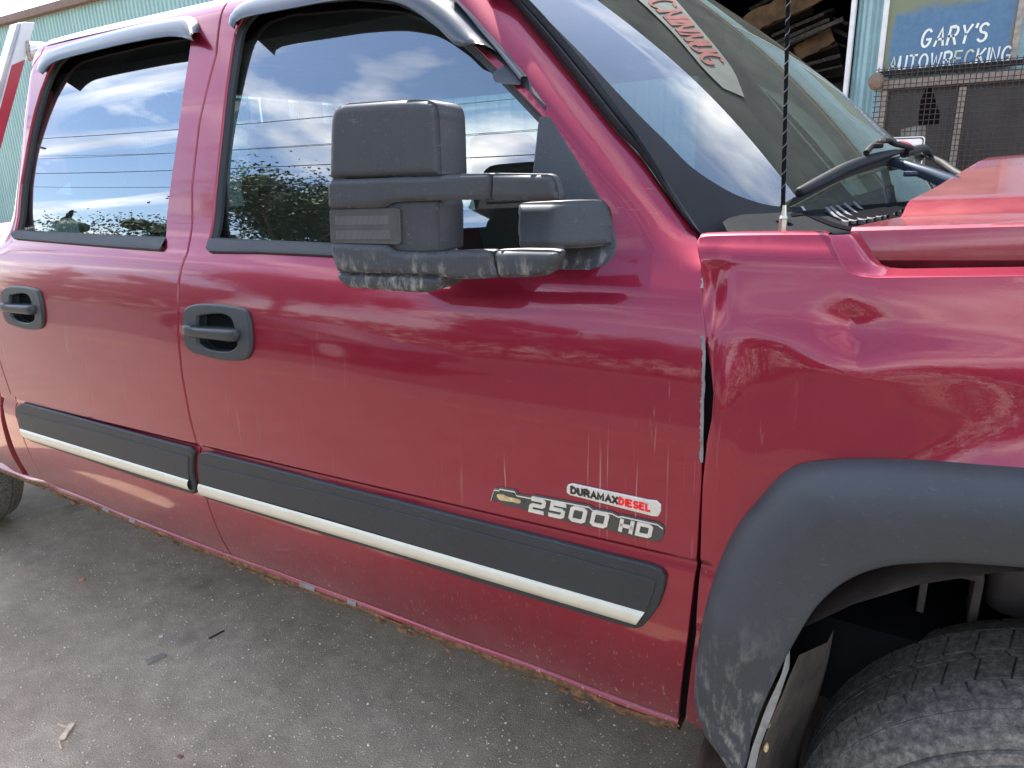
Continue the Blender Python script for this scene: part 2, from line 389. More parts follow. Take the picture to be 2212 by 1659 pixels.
def glass(name, tint, ior, dust=0., dustcol=(.6, .58, .5), speck=0.):
    m, t, b = mat(name); t.nodes.remove(b); o = t.nodes['Material Output']
    tr = N(t, 'ShaderNodeBsdfTransparent'); tr.inputs[0].default_value = (*tint, 1)
    gl = N(t, 'ShaderNodeBsdfGlossy'); gl.inputs['Roughness'].default_value = .0; gl.inputs['Color'].default_value = (.96, .98, 1, 1)
    fr = N(t, 'ShaderNodeFresnel'); fr.inputs[0].default_value = ior
    mxs = N(t, 'ShaderNodeMixShader'); t.links.new(fr.outputs[0], mxs.inputs[0]); t.links.new(tr.outputs[0], mxs.inputs[1]); t.links.new(gl.outputs[0], mxs.inputs[2])
    df = N(t, 'ShaderNodeBsdfDiffuse'); df.inputs[0].default_value = (*dustcol, 1)
    tl = N(t, 'ShaderNodeBsdfTranslucent'); tl.inputs[0].default_value = (*dustcol, 1)
    m0 = N(t, 'ShaderNodeMixShader'); m0.inputs[0].default_value = .4; t.links.new(df.outputs[0], m0.inputs[1]); t.links.new(tl.outputs[0], m0.inputs[2])
    m2 = N(t, 'ShaderNodeMixShader'); dn = ramp(t, noise(t, 10, 6, .7, coord(t)), [(.3, dust*.6), (.75, dust*1.4)])
    if speck:
        s = ramp(t, noise(t, 700, 2, .5, coord(t)), [(.66, 0.), (.74, 1.)]); dn = math_(t, 'ADD', dn, math_(t, 'MULTIPLY', s, speck))
    t.links.new(dn, m2.inputs[0]); t.links.new(mxs.outputs[0], m2.inputs[1]); t.links.new(m0.outputs[0], m2.inputs[2]); t.links.new(m2.outputs[0], o.inputs[0])
    return m
M['glass_f'] = glass('side_glass', (.58, .70, .67), 2.7, .02, speck=.05)
M['glass_r'] = glass('tinted_rear_glass', (.22, .26, .30), 3.0, .015, speck=.03)
M['glass_w'] = glass('dusty_windshield', (.24, .35, .30), 2.5, .095, (.50, .50, .41), .14)
M['seat'] = simple('grey_cloth', (.11, .12, .13), .85, 0, 400, .2)
M['trimgrey'] = simple('interior_grey', (.10, .105, .11), .6, 0, 200, .2)
M['headliner'] = simple('headliner', (.34, .33, .30), .9)
M['alu'] = simple('aluminium', (.70, .70, .70), .35, .7, None, .1, .1, 12)
M['whitepaint'] = simple('weathered_white', (.62, .60, .57), .7, 0, 60, .3, .12, 9)
M['redtape'] = simple('red_reflective_tape', (.42, .06, .08), .3)
m, t, b = mat('patched_asphalt'); co = coord(t)
big = noise(t, 1.3, 5, .6, co, .6); med = noise(t, 14, 6, .65, co); fine = noise(t, 240, 3, .6, co); vor = t.nodes.new('ShaderNodeTexVoronoi'); vor.inputs['Scale'].default_value = 120; t.links.new(co, vor.inputs['Vector'])
c = ramp(t, big, [(.3, (.27, .195, .132)), (.5, (.36, .268, .182)), (.7, (.45, .345, .245))])
c = mixc(t, .75, c, ramp(t, med, [(.3, .72), (.7, 1.2)]), 'MULTIPLY')
c = mixc(t, .8, c, ramp(t, fine, [(.32, .55), (.68, 1.5)]), 'MULTIPLY')
sp = ramp(t, vor.outputs['Distance'], [(.10, 1.), (.2, 0.)]); gate = ramp(t, noise(t, 75, 2, .5, co), [(.52, 0.), (.62, 1.)])
c = mixc(t, math_(t, 'MULTIPLY', math_(t, 'MULTIPLY', sp, gate), .8), c, (.62, .56, .47))
oil = ramp(t, noise(t, 3.1, 3, .5, coord(t, (1, 1, 1))), [(.64, 0.), (.72, 1.)]); c = mixc(t, math_(t, 'MULTIPLY', oil, .45), c, (.04, .036, .034))
t.links.new(c, b.inputs['Base Color']); b.inputs['Roughness'].default_value = .82; bump(t, b, math_(t, 'ADD', fine, math_(t, 'MULTIPLY', med, 2)), .7, .004); M['asphalt'] = m
M['teal'] = simple('teal_cladding', (.25, .385, .36), .45, .1, None, .1, .12, 1.2)
M['tealflat'] = simple('teal_post_paint', (.25, .38, .39), .45, .1, None, .1, .15, 5)
M['brown'] = simple('brown_gutter', (.16, .10, .075), .7)
M['char'] = simple('charred_wood', (.012, .011, .012), .9, 0, 20, .5, .5, 5)
M['plank'] = simple('scorched_plank', (.15, .085, .04), .8, 0, 30, .4, .5, 6)
M['ash'] = simple('ashy_lath', (.10, .085, .075), .9, 0, 60, .4, .6, 18)
M['rustwire'] = simple('rusty_wire', (.07, .045, .035), .8, .2, None, .1, .4, 60)
M['framewood'] = simple('peeling_frame', (.30, .25, .21), .85, 0, 60, .4, .35, 20)
M['darkpane'] = simple('grimy_pane', (.035, .032, .03), .3, 0, None, .1, .4, 3)
M['palepane'] = simple('pale_shape_behind_pane', (.20, .19, .15), .6)
M['signwhite'] = simple('sign_white', (.70, .70, .68), .4, 0, None, .1, .05, 8); M['signred'] = simple('sign_red', (.62, .09, .09), .4); M['signblack'] = simple('sign_black', (.02, .02, .02), .4)
M['lettering'] = simple('hand_painted_white', (.70, .70, .62), .6, 0, 80, .2, .15, 14)
M['faded_lettering'] = simple('faded_cream_lettering', (.46, .47, .36), .6, 0, 80, .2, .3, 14)
m, t, b = mat('weathered_blue_sign'); co = coord(t); n = noise(t, 2.6, 5, .6, co); n2 = noise(t, 25, 5, .7, co)
# olive weathering creeping in from the board's border
x = axis(t, 0); z = axis(t, 2)
edge = math_(t, 'MAXIMUM', math_(t, 'MAXIMUM', remap(t, x, -.80, -.92), remap(t, x, .12, .24)), remap(t, z, 2.78, 3.05))
f = ramp(t, math_(t, 'ADD', math_(t, 'MULTIPLY', edge, .75), n), [(.66, 0.), (.92, 1.)])
c = mixc(t, f, ramp(t, n2, [(.3, (.055, .12, .20)), (.7, (.085, .165, .26))]), (.16, .17, .10)); c = mixc(t, ramp(t, noise(t, 9, 6, .75, co), [(.70, 0.), (.74, .8)]), c, (.42, .33, .29))
t.links.new(c, b.inputs['Base Color']); b.inputs['Roughness'].default_value = .6; M['sign'] = m
M['brick'] = simple('sooty_brick', (.13, .09, .08), .9, 0, 60, .5, .4, 30)
M['tarp'] = simple('blue_tarp', (.03, .28, .72), .45, 0, 14, .8, .15, 10)
M['bark'] = simple('bark', (.09, .07, .05), .9, 0, 30, .6); M['leaf'] = simple('leaves', (.035, .06, .018), .6, 0, None, .1, .5, .8)
M['cable'] = simple('cable_black', (.02, .02, .02), .6); M['pole'] = simple('pole_wood', (.13, .10, .07), .9)
M['wood'] = simple('splintered_wood', (.70, .52, .36), .8, 0, 200, .5, .3, 60)
M['white_line'] = simple('white_line_paint', (.5, .5, .46), .7, 0, 80, .3, .3, 12)

# ------------------------------------------------------------------ truck side surface
KZ = [(.30, .10), (.42, .085), (.50, .060), (.56, .040), (.65, .020), (.75, .007), (.84, .0015), (.93, 0), (1.0, .0), (1.08, .002), (1.16, .009), (1.22, .021), (1.265, .036), (1.30, .056), (1.34, .074),
      (1.42, .096), (1.52, .125), (1.62, .154), (1.70, .181), (1.76, .203), (1.80, .223), (1.82, .243), (1.835, .270), (1.846, .305), (1.856, .35), (1.868, .43), (1.885, .60)]
kz = np.array(KZ); zt = np.linspace(.30, 1.885, 1600)
def pchip(xk, yk, x):
    h = np.diff(xk); d = np.diff(yk)/h; m = np.zeros_like(yk); m[0], m[-1] = d[0], d[-1]
    for i in range(1, len(xk)-1): m[i] = 0 if d[i-1]*d[i] < 0 else (d[i-1]+d[i])/2
    i = np.clip(np.searchsorted(xk, x)-1, 0, len(h)-1); s = (x-xk[i])/h[i]
    return (2*s**3-3*s**2+1)*yk[i]+(s**3-2*s**2+s)*h[i]*m[i]+(-2*s**3+3*s**2)*yk[i+1]+(s**3-s**2)*h[i]*m[i+1]
yt = pchip(kz[:, 0], kz[:, 1], zt)
ker = np.exp(-np.linspace(-2.2, 2.2, 31)**2); ker /= ker.sum(); yt = np.convolve(np.pad(yt, 15, mode='edge'), ker, 'valid')
def zc(x): return .836+(x+1.46)*.029
def S0(x, z, groove=True):
    x = np.asarray(x, float); z = np.asarray(z, float)
    y = np.interp(z, zt, yt)+.005*(x+1.1)**2
    # wrap towards the windscreen and the back of the cab
    xa = -.33-(z-1.346)*1.03; d = xa-x; w_ = np.clip((z-1.30)/.05, 0, 1)
    y = y+w_*np.clip(.075-d, 0, .5)**2/.075*.55
    y = y+np.clip(-2.27-x, 0, .4)**2/.10*.9*np.clip((z-1.25)/.3, 0, 1)
    if groove:
        g = z-zc(x); y = y+.0055*np.where(g > 0, np.exp(-(g/.0035)**2), np.exp(-(g/.016)**2))
        y = y-.0035*np.exp(-((g+.20)/.03)**2)*0
    return y
def Sdoor(x, z):
    y = S0(x, z)
    y = y-.0007*np.sin(9*np.asarray(x)+2*np.asarray(z))*np.exp(-((np.asarray(z)-1.05)/.12)**2)
    return y
def G(x, z, x0, z0, a, b, th=0.):
    c, s = math.cos(th), math.sin(th); u = (x-x0)*c+(z-z0)*s; v = -(x-x0)*s+(z-z0)*c
    return np.exp(-(u/a)**2-(v/b)**2)
def Sf(x, z):
    x = np.asarray(x, float); z = np.asarray(z, float)
    # fender shoulder rolls less than the door's belt
    zz = np.minimum(z, 1.21+.30*np.clip(z-1.21, 0, 1)); y = S0(x, zz)+np.clip(z-1.21, 0, .1)*.16+np.clip(z-1.31, 0, .1)*.5*np.clip((z-1.31)/.03, 0, 1)
    
    u_ = x+.100+.35*(z-1.235); y = y+.0065*np.exp(-np.sqrt(u_*u_+.00001)/.040)*np.exp(-((z-1.232)/.034)**2)+.002*G(x, z, -.050, 1.240, .13, .024)-.003*G(x, z, -.02, 1.215, .14, .03)
    y = y-.0025*G(x, z, -.18, 1.222, .08, .022)-.003*G(x, z, -.105, 1.190, .06, .026)
    # buckled rear edge: outward ridge, edge curled in
    y = y-.007*G(x, z, -.248, 1.085, .020, .085)+.022*G(x, z, -.285, 1.07, .012, .10)+.008*G(x, z, -.282, 1.27, .018, .045)
    y = y+.004*G(x, z, -.21, 1.13, .05, .10)
    # swell into the wheel-arch lip
    r = np.hypot((x-.33)/1.02, (z-.52)/1.0); y = y-.014*np.exp(-((r-.60)/.045)**2)*np.clip((z-.75)/.1, 0, 1)
    return y
def on(S, u, v): return hitF(u, v, lambda P: P[:, 1]-S(P[:, 0], P[:, 2]))
def xz(S, pts): return [tuple(on(S, *p)[[0, 2]]) for p in pts]

truck = empty('pickup_truck', (-1.4, .98, 0), 'dark red crew cab pickup truck with dented front fender and big black tow mirror', 'pickup truck')
# ---- outlines (traced on the photograph, placed on the body surface)
cutB = [(467, 117), (430, 267), (415, 400), (407, 533), (405, 545), (392, 578), (385, 618), (384, 668), (385, 718), (393, 808), (410, 902), (424, 955), (434, 966), (433, 1018), (443, 1068), (461, 1123), (480, 1166), (499, 1197)]
cB = xz(Sdoor, cutB); xtop = cB[0][0]
topB = [(on(Sdoor, 497, 0)[0]+.004, 1.817)]+[tuple(on(Sdoor, 497, 0)[[0, 2]])]
cutB_xz = topB+cB
def shift(poly, d):       # move an open polyline sideways in x
    return [(p[0]+d, p[1]) for p in poly]
door_low = xz(Sdoor, [(560, 1219), (691, 1266), (816, 1311), (899, 1342), (983, 1374), (1152, 1434), (1280, 1483), (1382, 1521), (1463, 1551)])
cutF = xz(Sdoor, [(1484, 1374), (1504, 1217), (1512, 1045), (1514, 974), (1515, 903), (1517, 815), (1521, 726), (1515, 659), (1517, 610), (1513, 570), (1505, 530), (1502, 506)])
pillar = xz(Sdoor, [(1457, 457), (1382, 345), (1324, 283), (1258, 200), (1191, 113), (1145, 57), (1099, 0)])
# continue the pillar to the roof
px, pz = pillar[-1]; qx, qz = pillar[-3]; sl_ = (px-qx)/(pz-qz)
pillar += [(px+sl_*(1.795-pz), 1.795), (px+sl_*(1.817-pz)-.03, 1.817)]
front_out = shift(cutB_xz, .0042)+door_low+cutF+pillar
win_f = [(450, 516), (467, 367), (490, 167), (500, 100), (507, 67), (522, 38), (548, 12), (600, -6), (760, -22), (850, -15), (915, 12), (975, 55), (1040, 112), (1120, 195), (1184, 262), (1238, 343), (1288, 423), (1321, 493), (1328, 527), (1321, 553), (1308, 568), (1274, 580), (1208, 579), (712, 548), (455, 545), (451, 538)]
win_f_xz = xz(Sdoor, win_f)
rows = [(lambda x, q=q: zc(x)+q) for q in (-.036, -.026, -.018, -.012, -.008, -.004, -.0015, .001, .003, .005, .008, .013)]
bez = [(402, 685), (410, 667), (433, 660), (473, 661), (527, 670), (540, 688), (545, 732), (542, 760), (527, 773), (483, 773), (440, 763), (417, 755), (405, 735)]
rec = [(430, 686), (438, 677), (480, 673), (503, 682), (513, 702), (520, 738), (513, 755), (493, 762), (460, 758), (440, 748), (430, 732)]
bar = [(408, 701), (413, 698), (424, 700), (433, 704), (475, 706), (517, 709), (524, 716), (524, 730), (516, 736), (475, 732), (433, 727), (424, 726), (413, 722), (408, 716)]
Sm = lambda x, z: S0(x, z, False)
def hole(dx, dz):
    L = np.array(xz(Sm, [tuple(p) for p in catmull(rec, 3, True)])); c = L.mean(0); return [tuple(p) for p in c+(L-c)*1.07+np.array([dx, dz])]
fdoor = panel('front_door', front_out, [win_f_xz, hole(0, 0)], Sdoor, M['paint'], truck, rows=rows)
# rear door
cutC = [(117, 84), (96, 104), (90, 117), (74.5, 138), (62.5, 169), (52, 198), (44, 225), (30, 333), (10, 400), (0, 483), (-8, 560), (-12, 640), (-8, 720), (0, 778), (25, 852), (35, 858), (35, 895), (50, 942), (78, 1006), (97, 1034), (125, 1050), (156, 1062)]
cC = xz(Sdoor, cutC); rear_low = xz(Sdoor, [(203, 1081), (266, 1108), (346, 1139), (400, 1160), (470, 1187)])
topC = [(cC[0][0]+.05, 1.817)]
rear_out = topC+cC+rear_low+list(reversed(shift(cutB_xz, -.0042)))
win_r = [(30, 500), (43, 400), (58, 310), (73, 240), (86, 196), (100, 160), (117, 130), (140, 108), (200, 90), (300, 65), (390, 48), (408, 58), (413, 90), (404, 150), (392, 233), (373, 370), (360, 470), (356, 530), (350, 537), (200, 529), (60, 518), (34, 512)]
win_r_xz = xz(Sdoor, win_r)
rdoor = panel('rear_door', rear_out, [win_r_xz, hole(-.853, -.012)], Sdoor, M['paint'], truck, rows=rows)
# cab corner behind the rear door
cc_ = shift(topC+cC, -.007)
gapc = xz(Sdoor, [(9, 860), (11, 902), (31, 968), (64, 1028), (84, 1034)])
back = [(-2.455, 1.30), (gapc[0][0]-.012, 1.0)]+gapc
corner = cc_+[(cc_[-1][0]-.05, cc_[-1][1]+.0)]+list(reversed(back))+[(-2.47, 1.45), (-2.42, 1.62), (-2.385, 1.74), (-2.33, 1.810)]
panel('cab_corner', corner, [], Sdoor, M['paint'], truck, flange=.006)
# structure seen inside the panel gaps
def Sin(x, z): return S0(x, z, False)+.016
inner = [(-2.34, .53), (-.22, .53), (-.22, 1.28), (-.40, 1.34), (-.75, 1.70), (-.9, 1.80), (-2.3, 1.80), (-2.36, 1.3)]
panel('door_jamb', inner, [[(x+(0.012 if x < -1.9 else 0), z) for x, z in win_r_xz], win_f_xz], Sin, M['black'], truck, flange=0, res=.05, step=.02)

# roof
rp = [(.236, 1.812), (.249, 1.8235), (.266, 1.833), (.289, 1.842), (.325, 1.851), (.38, 1.861), (.5, 1.875), (.7, 1.887), (.99, 1.893), (1.3, 1.887), (1.5, 1.873), (1.62, 1.857), (1.70, 1.825), (1.735, 1.795)]
cur = []
for (y, z) in rp:
    tt = (y-.99)/.74; xf = -.655-.13*abs(tt)**2.2; xs = list(np.linspace(-2.335, xf-.03, 14))+[xf]
    cur.append([(x, y, z-(.02 if x == xf else 0)-.10*max(0, -2.2-x)) for x in xs])
loft('roof', cur, M['paint'], truck, sm=80)

# ---- rocker with rust
sill_hi = [(-8, 1004), (60, 1030), (97, 1037), (125, 1052), (156, 1064), (203, 1083), (266, 1110), (346, 1141), (400, 1162), (499, 1199), (600, 1235), (691, 1268), (816, 1313), (899, 1344), (983, 1376), (1152, 1436), (1280, 1485), (1382, 1523), (1466, 1552)]
P1 = catmull([on(lambda x, z: S0(x, z, False)+.004, *p) for p in sill_hi], 14)
prof = [(.012, .006), (.002, .0), (-.004, -.006), (-.004, -.013), (.003, -.020), (.014, -.024), (.03, -.026)]
cur = []
for k, (dy, dz) in enumerate(prof): cur.append([np.array([p[0], p[1]+dy, p[2]+dz]) for p in P1])
loft('rocker_panel', cur, M['paint'], truck, sm=70)
cur = []
r1 = np.random.default_rng(3); n = len(P1); jag = np.convolve(r1.normal(0, 1, n+8), np.ones(3)/3, 'same')[:n]
for k, (dy, dz) in enumerate([(-.0045, -.013), (-.006, -.020), (.0, -.030), (.012, -.036), (.05, -.03)]):
    row = []
    for i, p in enumerate(P1):
        fr_ = i/n; hv = (.12+.28*abs(math.sin(i*.11+1.3)))+.95*math.exp(-((fr_-.68)/.10)**2)*abs(math.sin(i*.19))+.7*math.exp(-((fr_-.16)/.05)**2)+.7*math.exp(-((fr_-.93)/.05)**2) if i > 12 else .1
        j = jag[i]*.006*hv*(1 if k in (1, 2, 3) else .2)
        up = (1-hv)*.008
        row.append(np.array([p[0], p[1]+dy, p[2]+dz+j+(up if k < 3 else 0)]))
    cur.append(row)
loft('rusted_sill_flange', cur, M['rust'], truck, sm=20, label='rusted crumbling sill edge')
bm = bmesh.new()
for i in range(90):
    p = P1[r1.integers(16, n-1)]; s = r1.uniform(.003, .010)
    bmesh.ops.create_icosphere(bm, subdivisions=1, radius=s, matrix=Matrix.Translation((p[0]+r1.uniform(-.01, .01), p[1]+r1.uniform(-.004, .01), p[2]-r1.uniform(.022, .038))) @ Matrix.Diagonal((2.2, .7, .8, 1)))
frombm('rust_scale', bm, M['rust'], truck, kind='stuff')
for (a, b_) in ((.30, .312), (.345, .349), (.585, .607), (.640, .645)):
    ia, ib = int(a*n), max(int(a*n)+2, int(b_*n)); seg = P1[ia:ib+1]
    loft('bare_primer_patch', [[q+np.array([0, -.0065+dy, dz+r1.uniform(-.001, .001)]) for q in seg] for dy, dz in ((.004, -.003), (0, -.008), (0, -.013), (.004, -.018))], M['primer'], truck, sm=60)

# ---- fender
fe_edge = xz(Sf, [(1482, 1556), (1485, 1521), (1504, 1374), (1516, 1224), (1519, 1045), (1524, 992), (1528, 957), (1539, 907), (1543, 850), (1537, 797), (1526, 745), (1521, 715), (1518, 659), (1521, 612), (1517, 580), (1510, 545), (1507, 522), (1512, 514), (1524, 511)])
fe_top = xz(Sf, [(1600, 509), (1700, 508), (1775, 508), (1790, 512), (1797, 525), (1805, 548), (1817, 572), (1833, 590), (1855, 599), (1890, 602), (2000, 601), (2110, 600), (2212, 599)])
fo = fe_edge+fe_top+[(.35, fe_top[-1][1]), (1.0, fe_top[-1][1]-.03), (1.0, .9), (.85, .98), (.6, 1.03), (.33, 1.04), (.12, 1.03), (-.02, 1.0), (-.12, .93), (-.17, .82), (-.20, .70), (-.20, .56), (-.24, .525)]
fender = panel('fender', fo, [], Sf, M['paint'], truck, res=.011, flange=.02, rows=[lambda x: np.minimum(zc(x)+0, .9)])
# top flange of the fender turning in towards the cowl and the hood gutter
A = [on(Sf, *p)+np.array([0, .002, .001]) for p in [(1512, 512), (1524, 510), (1600, 508), (1700, 507), (1775, 507), (1788, 511)]]
loft('fender_top_flange', [A, [p+np.array([0, .006, .003]) for p in A], [p+np.array([0, .03, .002]) for p in A], [p+np.array([.0, .05, -.02]) for p in A]], M['paint'], truck, sm=60)
Bp = [on(Sf, *p)+np.array([0, .0015, 0]) for p in [(1786, 509), (1790, 512), (1797, 525), (1805, 548), (1817, 572), (1833, 590), (1855, 599), (1890, 602), (2000, 601), (2110, 600), (2212, 599)]]+[np.array([.6, .07, fe_top[-1][1]])]
o1 = [np.array([.012, .010, .012])]*len(Bp)
gw = [min(1, .12+i/7) for i in range(len(Bp))]
loft('fender_gutter', [[p+np.array(o_)*np.array([1, 1, w_]) for p, w_ in zip(Bp, gw)] for o_ in ((0, 0, 0), (.006, .006, .002), (.020, .016, .001), (.026, .026, .010), (.032, .06, .006))], M['paint'], truck, sm=60)
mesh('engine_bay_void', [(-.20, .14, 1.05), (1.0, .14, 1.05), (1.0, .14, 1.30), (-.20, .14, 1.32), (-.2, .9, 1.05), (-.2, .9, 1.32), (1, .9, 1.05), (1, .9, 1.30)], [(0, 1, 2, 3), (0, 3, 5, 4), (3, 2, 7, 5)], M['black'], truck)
# chipped white edge on the door where the fender rubbed it
for seg in ([(1517, 724), (1520, 760), (1519, 790), (1518, 812)], [(1517, 812), (1519, 830), (1518, 845), (1517, 858)], [(1516, 858), (1516, 900), (1515, 940), (1515, 975), (1514, 998)], [(1518, 598), (1519, 604), (1518, 612), (1516, 622)]):
    pts = [on(Sdoor, *p) for p in seg]; cv = catmull(pts, 7); wv = [(.0004+.0014*abs(r1.normal())) for _ in cv]
    loft('paint_chip', [[p+np.array([.0032, -.0012, 0]) for p in cv], [p+np.array([-q, -.0014, 0]) for p, q in zip(cv, wv)]], M['primer'], fdoor, sm=60)

# ---- fender flare
fl_o = [(1595, 1659), (1560, 1600), (1525, 1560), (1504, 1510), (1501, 1450), (1510, 1380), (1524, 1310), (1545, 1240), (1568, 1180), (1600, 1125), (1640, 1078), (1675, 1038), (1710, 1012), (1750, 1000), (1830, 993), (1920, 993), (2010, 997), (2110, 1005), (2212, 1013)]
fl_i = [(1607, 1659), (1612, 1640), (1616, 1610), (1630, 1560), (1650, 1510), (1675, 1455), (1695, 1415), (1712, 1385), (1735, 1345), (1763, 1305), (1800, 1270), (1840, 1245), (1885, 1228), (1930, 1219), (1980, 1215), (2040, 1213), (2090, 1215), (2150, 1219), (2212, 1224)]
Sfl = lambda x, z: Sf(x, z)-.004
O = catmull([on(Sfl, *p) for p in fl_o], 5); I = catmull([hitY(*p, -.034) for p in fl_i], 5)
xm = .33
def mirr(L, yy=None):
    ext = [np.array([2*xm-p[0], p[1], p[2]]) for p in reversed(L) if p[0] < xm-.01]; return L+ext
O = mirr([p for p in O]); I = mirr([p for p in I])
mm = min(len(O), len(I)); O, I = O[:mm], I[:mm]
cur = [[p+np.array([0, .012, 0]) for p in O], O]
for s, bulge in ((.06, .020), (.16, .030), (.3, .034), (.5, .030), (.75, .016), (.93, .004)):
    cur.append([o*(1-s)+i*s+np.array([0, -bulge, 0]) for o, i in zip(O, I)])
cur += [I, [i+np.array([0, .004, .0])+(i-o)/max(np.linalg.norm(i-o), .01)*.003 for o, i in zip(O, I)], [i+np.array([0, .035, 0]) for i in I]]
flare = loft('fender_flare', cur, M['flare'], truck, sm=65)

# ---- wheels
def wheel(xc, yc, Rr, wd, name='wheel'):
    e = link(name, bpy.data.meshes.new('rim'), None, truck)
    bm = bmesh.new(); n = 64
    rim = [(-.02, .19), (-.01, .205), (.02, .21), (.2, .20)]
    def spin(prof, mat_, nm, sm=45):
        V = []; F = []
        for k in range(96):
            a = 2*math.pi*k/96
            for (dy, r) in prof: V.append((xc+r*math.cos(a), yc+dy, Rr*.985+r*math.sin(a)))
        m_ = len(prof)
        for k in range(96):
            for j in range(m_-1): F.append((k*m_+j, k*m_+j+1, ((k+1) % 96)*m_+j+1, ((k+1) % 96)*m_+j))
        return V, F
    V, F = spin([(.03, .0), (.03, .06), (.045, .10), (.06, .16), (.02, .195), (.0, .205), (.004, .212), (.03, .20), (.2, .2)], None, 'rim')
    bpy.data.meshes.remove(e.data) if False else None
    me = e.data; me.from_pydata(V, [], F); me.materials.append(M['alu']); smooth(me, 40)
    prof = [(.02, .205), (-.002, .225), (-.012, .26), (-.014, .30), (-.012, Rr-.072), (-.009, Rr-.070), (-.011, Rr-.067), (-.009, Rr-.053), (-.003, Rr-.051), (-.006, Rr-.048), (.000, Rr-.030), (.007, Rr-.026), (.005, Rr-.022), (.016, Rr-.010), (.030, Rr-.003), (.06, Rr), (wd/2, Rr+.001), (wd-.06, Rr), (wd-.03, Rr-.004), (wd-.01, Rr-.02), (wd, Rr-.06), (wd, .22)]
    V, F = spin(prof, None, 'tyre'); o = mesh('tyre', V, F, M['tyre'], e, 35)
    # shoulder and tread blocks, proud of the carcass with grooves between
    bm = bmesh.new(); nb = 58
    for k in range(nb):
        a0 = 2*math.pi*(k+.04)/nb; a1 = 2*math.pi*(k+.95)/nb
        for (y0, y1, r0, tw) in ((.018, .066, Rr+.004, .03), (.070, .119, Rr+.0045, -.02), (.123, wd-.123, Rr+.0045, .02), (wd-.119, wd-.07, Rr+.0045, -.02), (wd-.066, wd-.018, Rr+.004, .03)):
            vs_ = []
            for rr in (Rr-.012, r0):
                for (aa, yy, t_) in ((a0, y0, 0), (a1, y0, 0), (a1, y1, tw), (a0, y1, tw)):
                    rs = rr-(.012 if (yy == .018 or yy == wd-.018) and rr == r0 else 0)
                    vs_.append(bm.verts.new((xc+rs*math.cos(aa+t_), yc+yy, Rr*.985+rs*math.sin(aa+t_))))
            for q in ((4, 5, 6, 7), (0, 1, 5, 4), (1, 2, 6, 5), (2, 3, 7, 6), (3, 0, 4, 7)): bm.faces.new([vs_[i] for i in q])
    frombm('tread_blocks', bm, M['tyre'], e, kind='stuff')
    return e
wheel(.285, .030, .398, .26); wheel(-3.62, .085, .405, .255)
# wheel liner and flap
V = []; F = []; na = 40
for k in range(na+1):
    a = math.pi*(-.42+1.84*k/na)
    for (dy, r) in ((.0, .60), (.10, .60), (.42, .56), (.62, .40), (.66, .05)):
        V.append((.34-r*math.cos(a), dy+.005, .44+r*math.sin(a)*.96))
for k in range(na):
    for j in range(4): F.append((k*5+j, k*5+j+1, (k+1)*5+j+1, (k+1)*5+j))
mesh('wheel_liner', V, F, M['liner'], truck, 50)
bz = bmesh.new()
for (u, v, wdt) in ((2035, 1300, .055),):
    p = hitY(u, v, .33); bm_box(bz, (p[0]-.03, .36, p[2]-.02), (.012, .09, .17), bev=.004); bm_box(bz, (p[0]+.045, .36, p[2]-.02), (.014, .09, .17), bev=.005); bm_box(bz, (p[0]+.008, .36, p[2]+.065), (.085, .09, .014), bev=.005)
bm_tube(bz, [(.16, .42, .45), (.16, .42, 1.0)], .045, 14)
frombm('suspension_bracket', bz, M['liner'], truck, 40)
fe1 = [(1700, 1409), (1690, 1450), (1680, 1475), (1655, 1530), (1637, 1580), (1622, 1625), (1610, 1680), (1604, 1740)]
fe2 = [(1703, 1412), (1702, 1448), (1696, 1468), (1672, 1536), (1652, 1585), (1637, 1630), (1626, 1690), (1620, 1750)]
L1 = catmull([hitY(*p, -.028) for p in fe1], 5); L2 = catmull([hitY(*p, -.022) for p in fe2], 5)
loft('flap_edge_strip', [L1, L2, [p+np.array([.0, .01, 0]) for p in L2]], simple('pale_flap_edge', (.24, .23, .21), .7, 0, 90, .4, .35, 30), truck, sm=60)
f3 = [(1703, 1470), (1740, 1430), (1795, 1370), (1801, 1358)]
flap_in = catmull([hitY(1801, 1360, .13), hitY(1790, 1420, .14), hitY(1772, 1490, .16), hitY(1748, 1560, .18), hitY(1728, 1640, .2), hitY(1715, 1750, .22)], 6)
flap_out = catmull([hitY(1703, 1466, -.018), hitY(1690, 1500, -.018), hitY(1668, 1550, -.018), hitY(1650, 1600, -.018), hitY(1635, 1650, -.018), hitY(1618, 1760, -.018)], 6)
nfl = min(len(flap_in), len(flap_out))
flap = loft('mud_flap', [flap_out[:nfl], [a*.6+b_*.4+np.array([-.012, 0, 0]) for a, b_ in zip(flap_out, flap_in)], [a*.25+b_*.75+np.array([.006, 0, 0]) for a, b_ in zip(flap_out, flap_in)], flap_in[:nfl]], M['flap'], truck, sm=60)
for (u, v) in ((1666, 1550), (1662, 1602)):
    p = hitY(u, v+2, .0); bm = bmesh.new(); bmesh.ops.create_uvsphere(bm, u_segments=16, v_segments=8, radius=.0075, matrix=Matrix.Translation(p+np.array([-.002, -.012, 0])) @ Matrix.Diagonal((.5, .8, 1.1, 1)))
    frombm('rivet', bm, M['gold'], flap, 60)

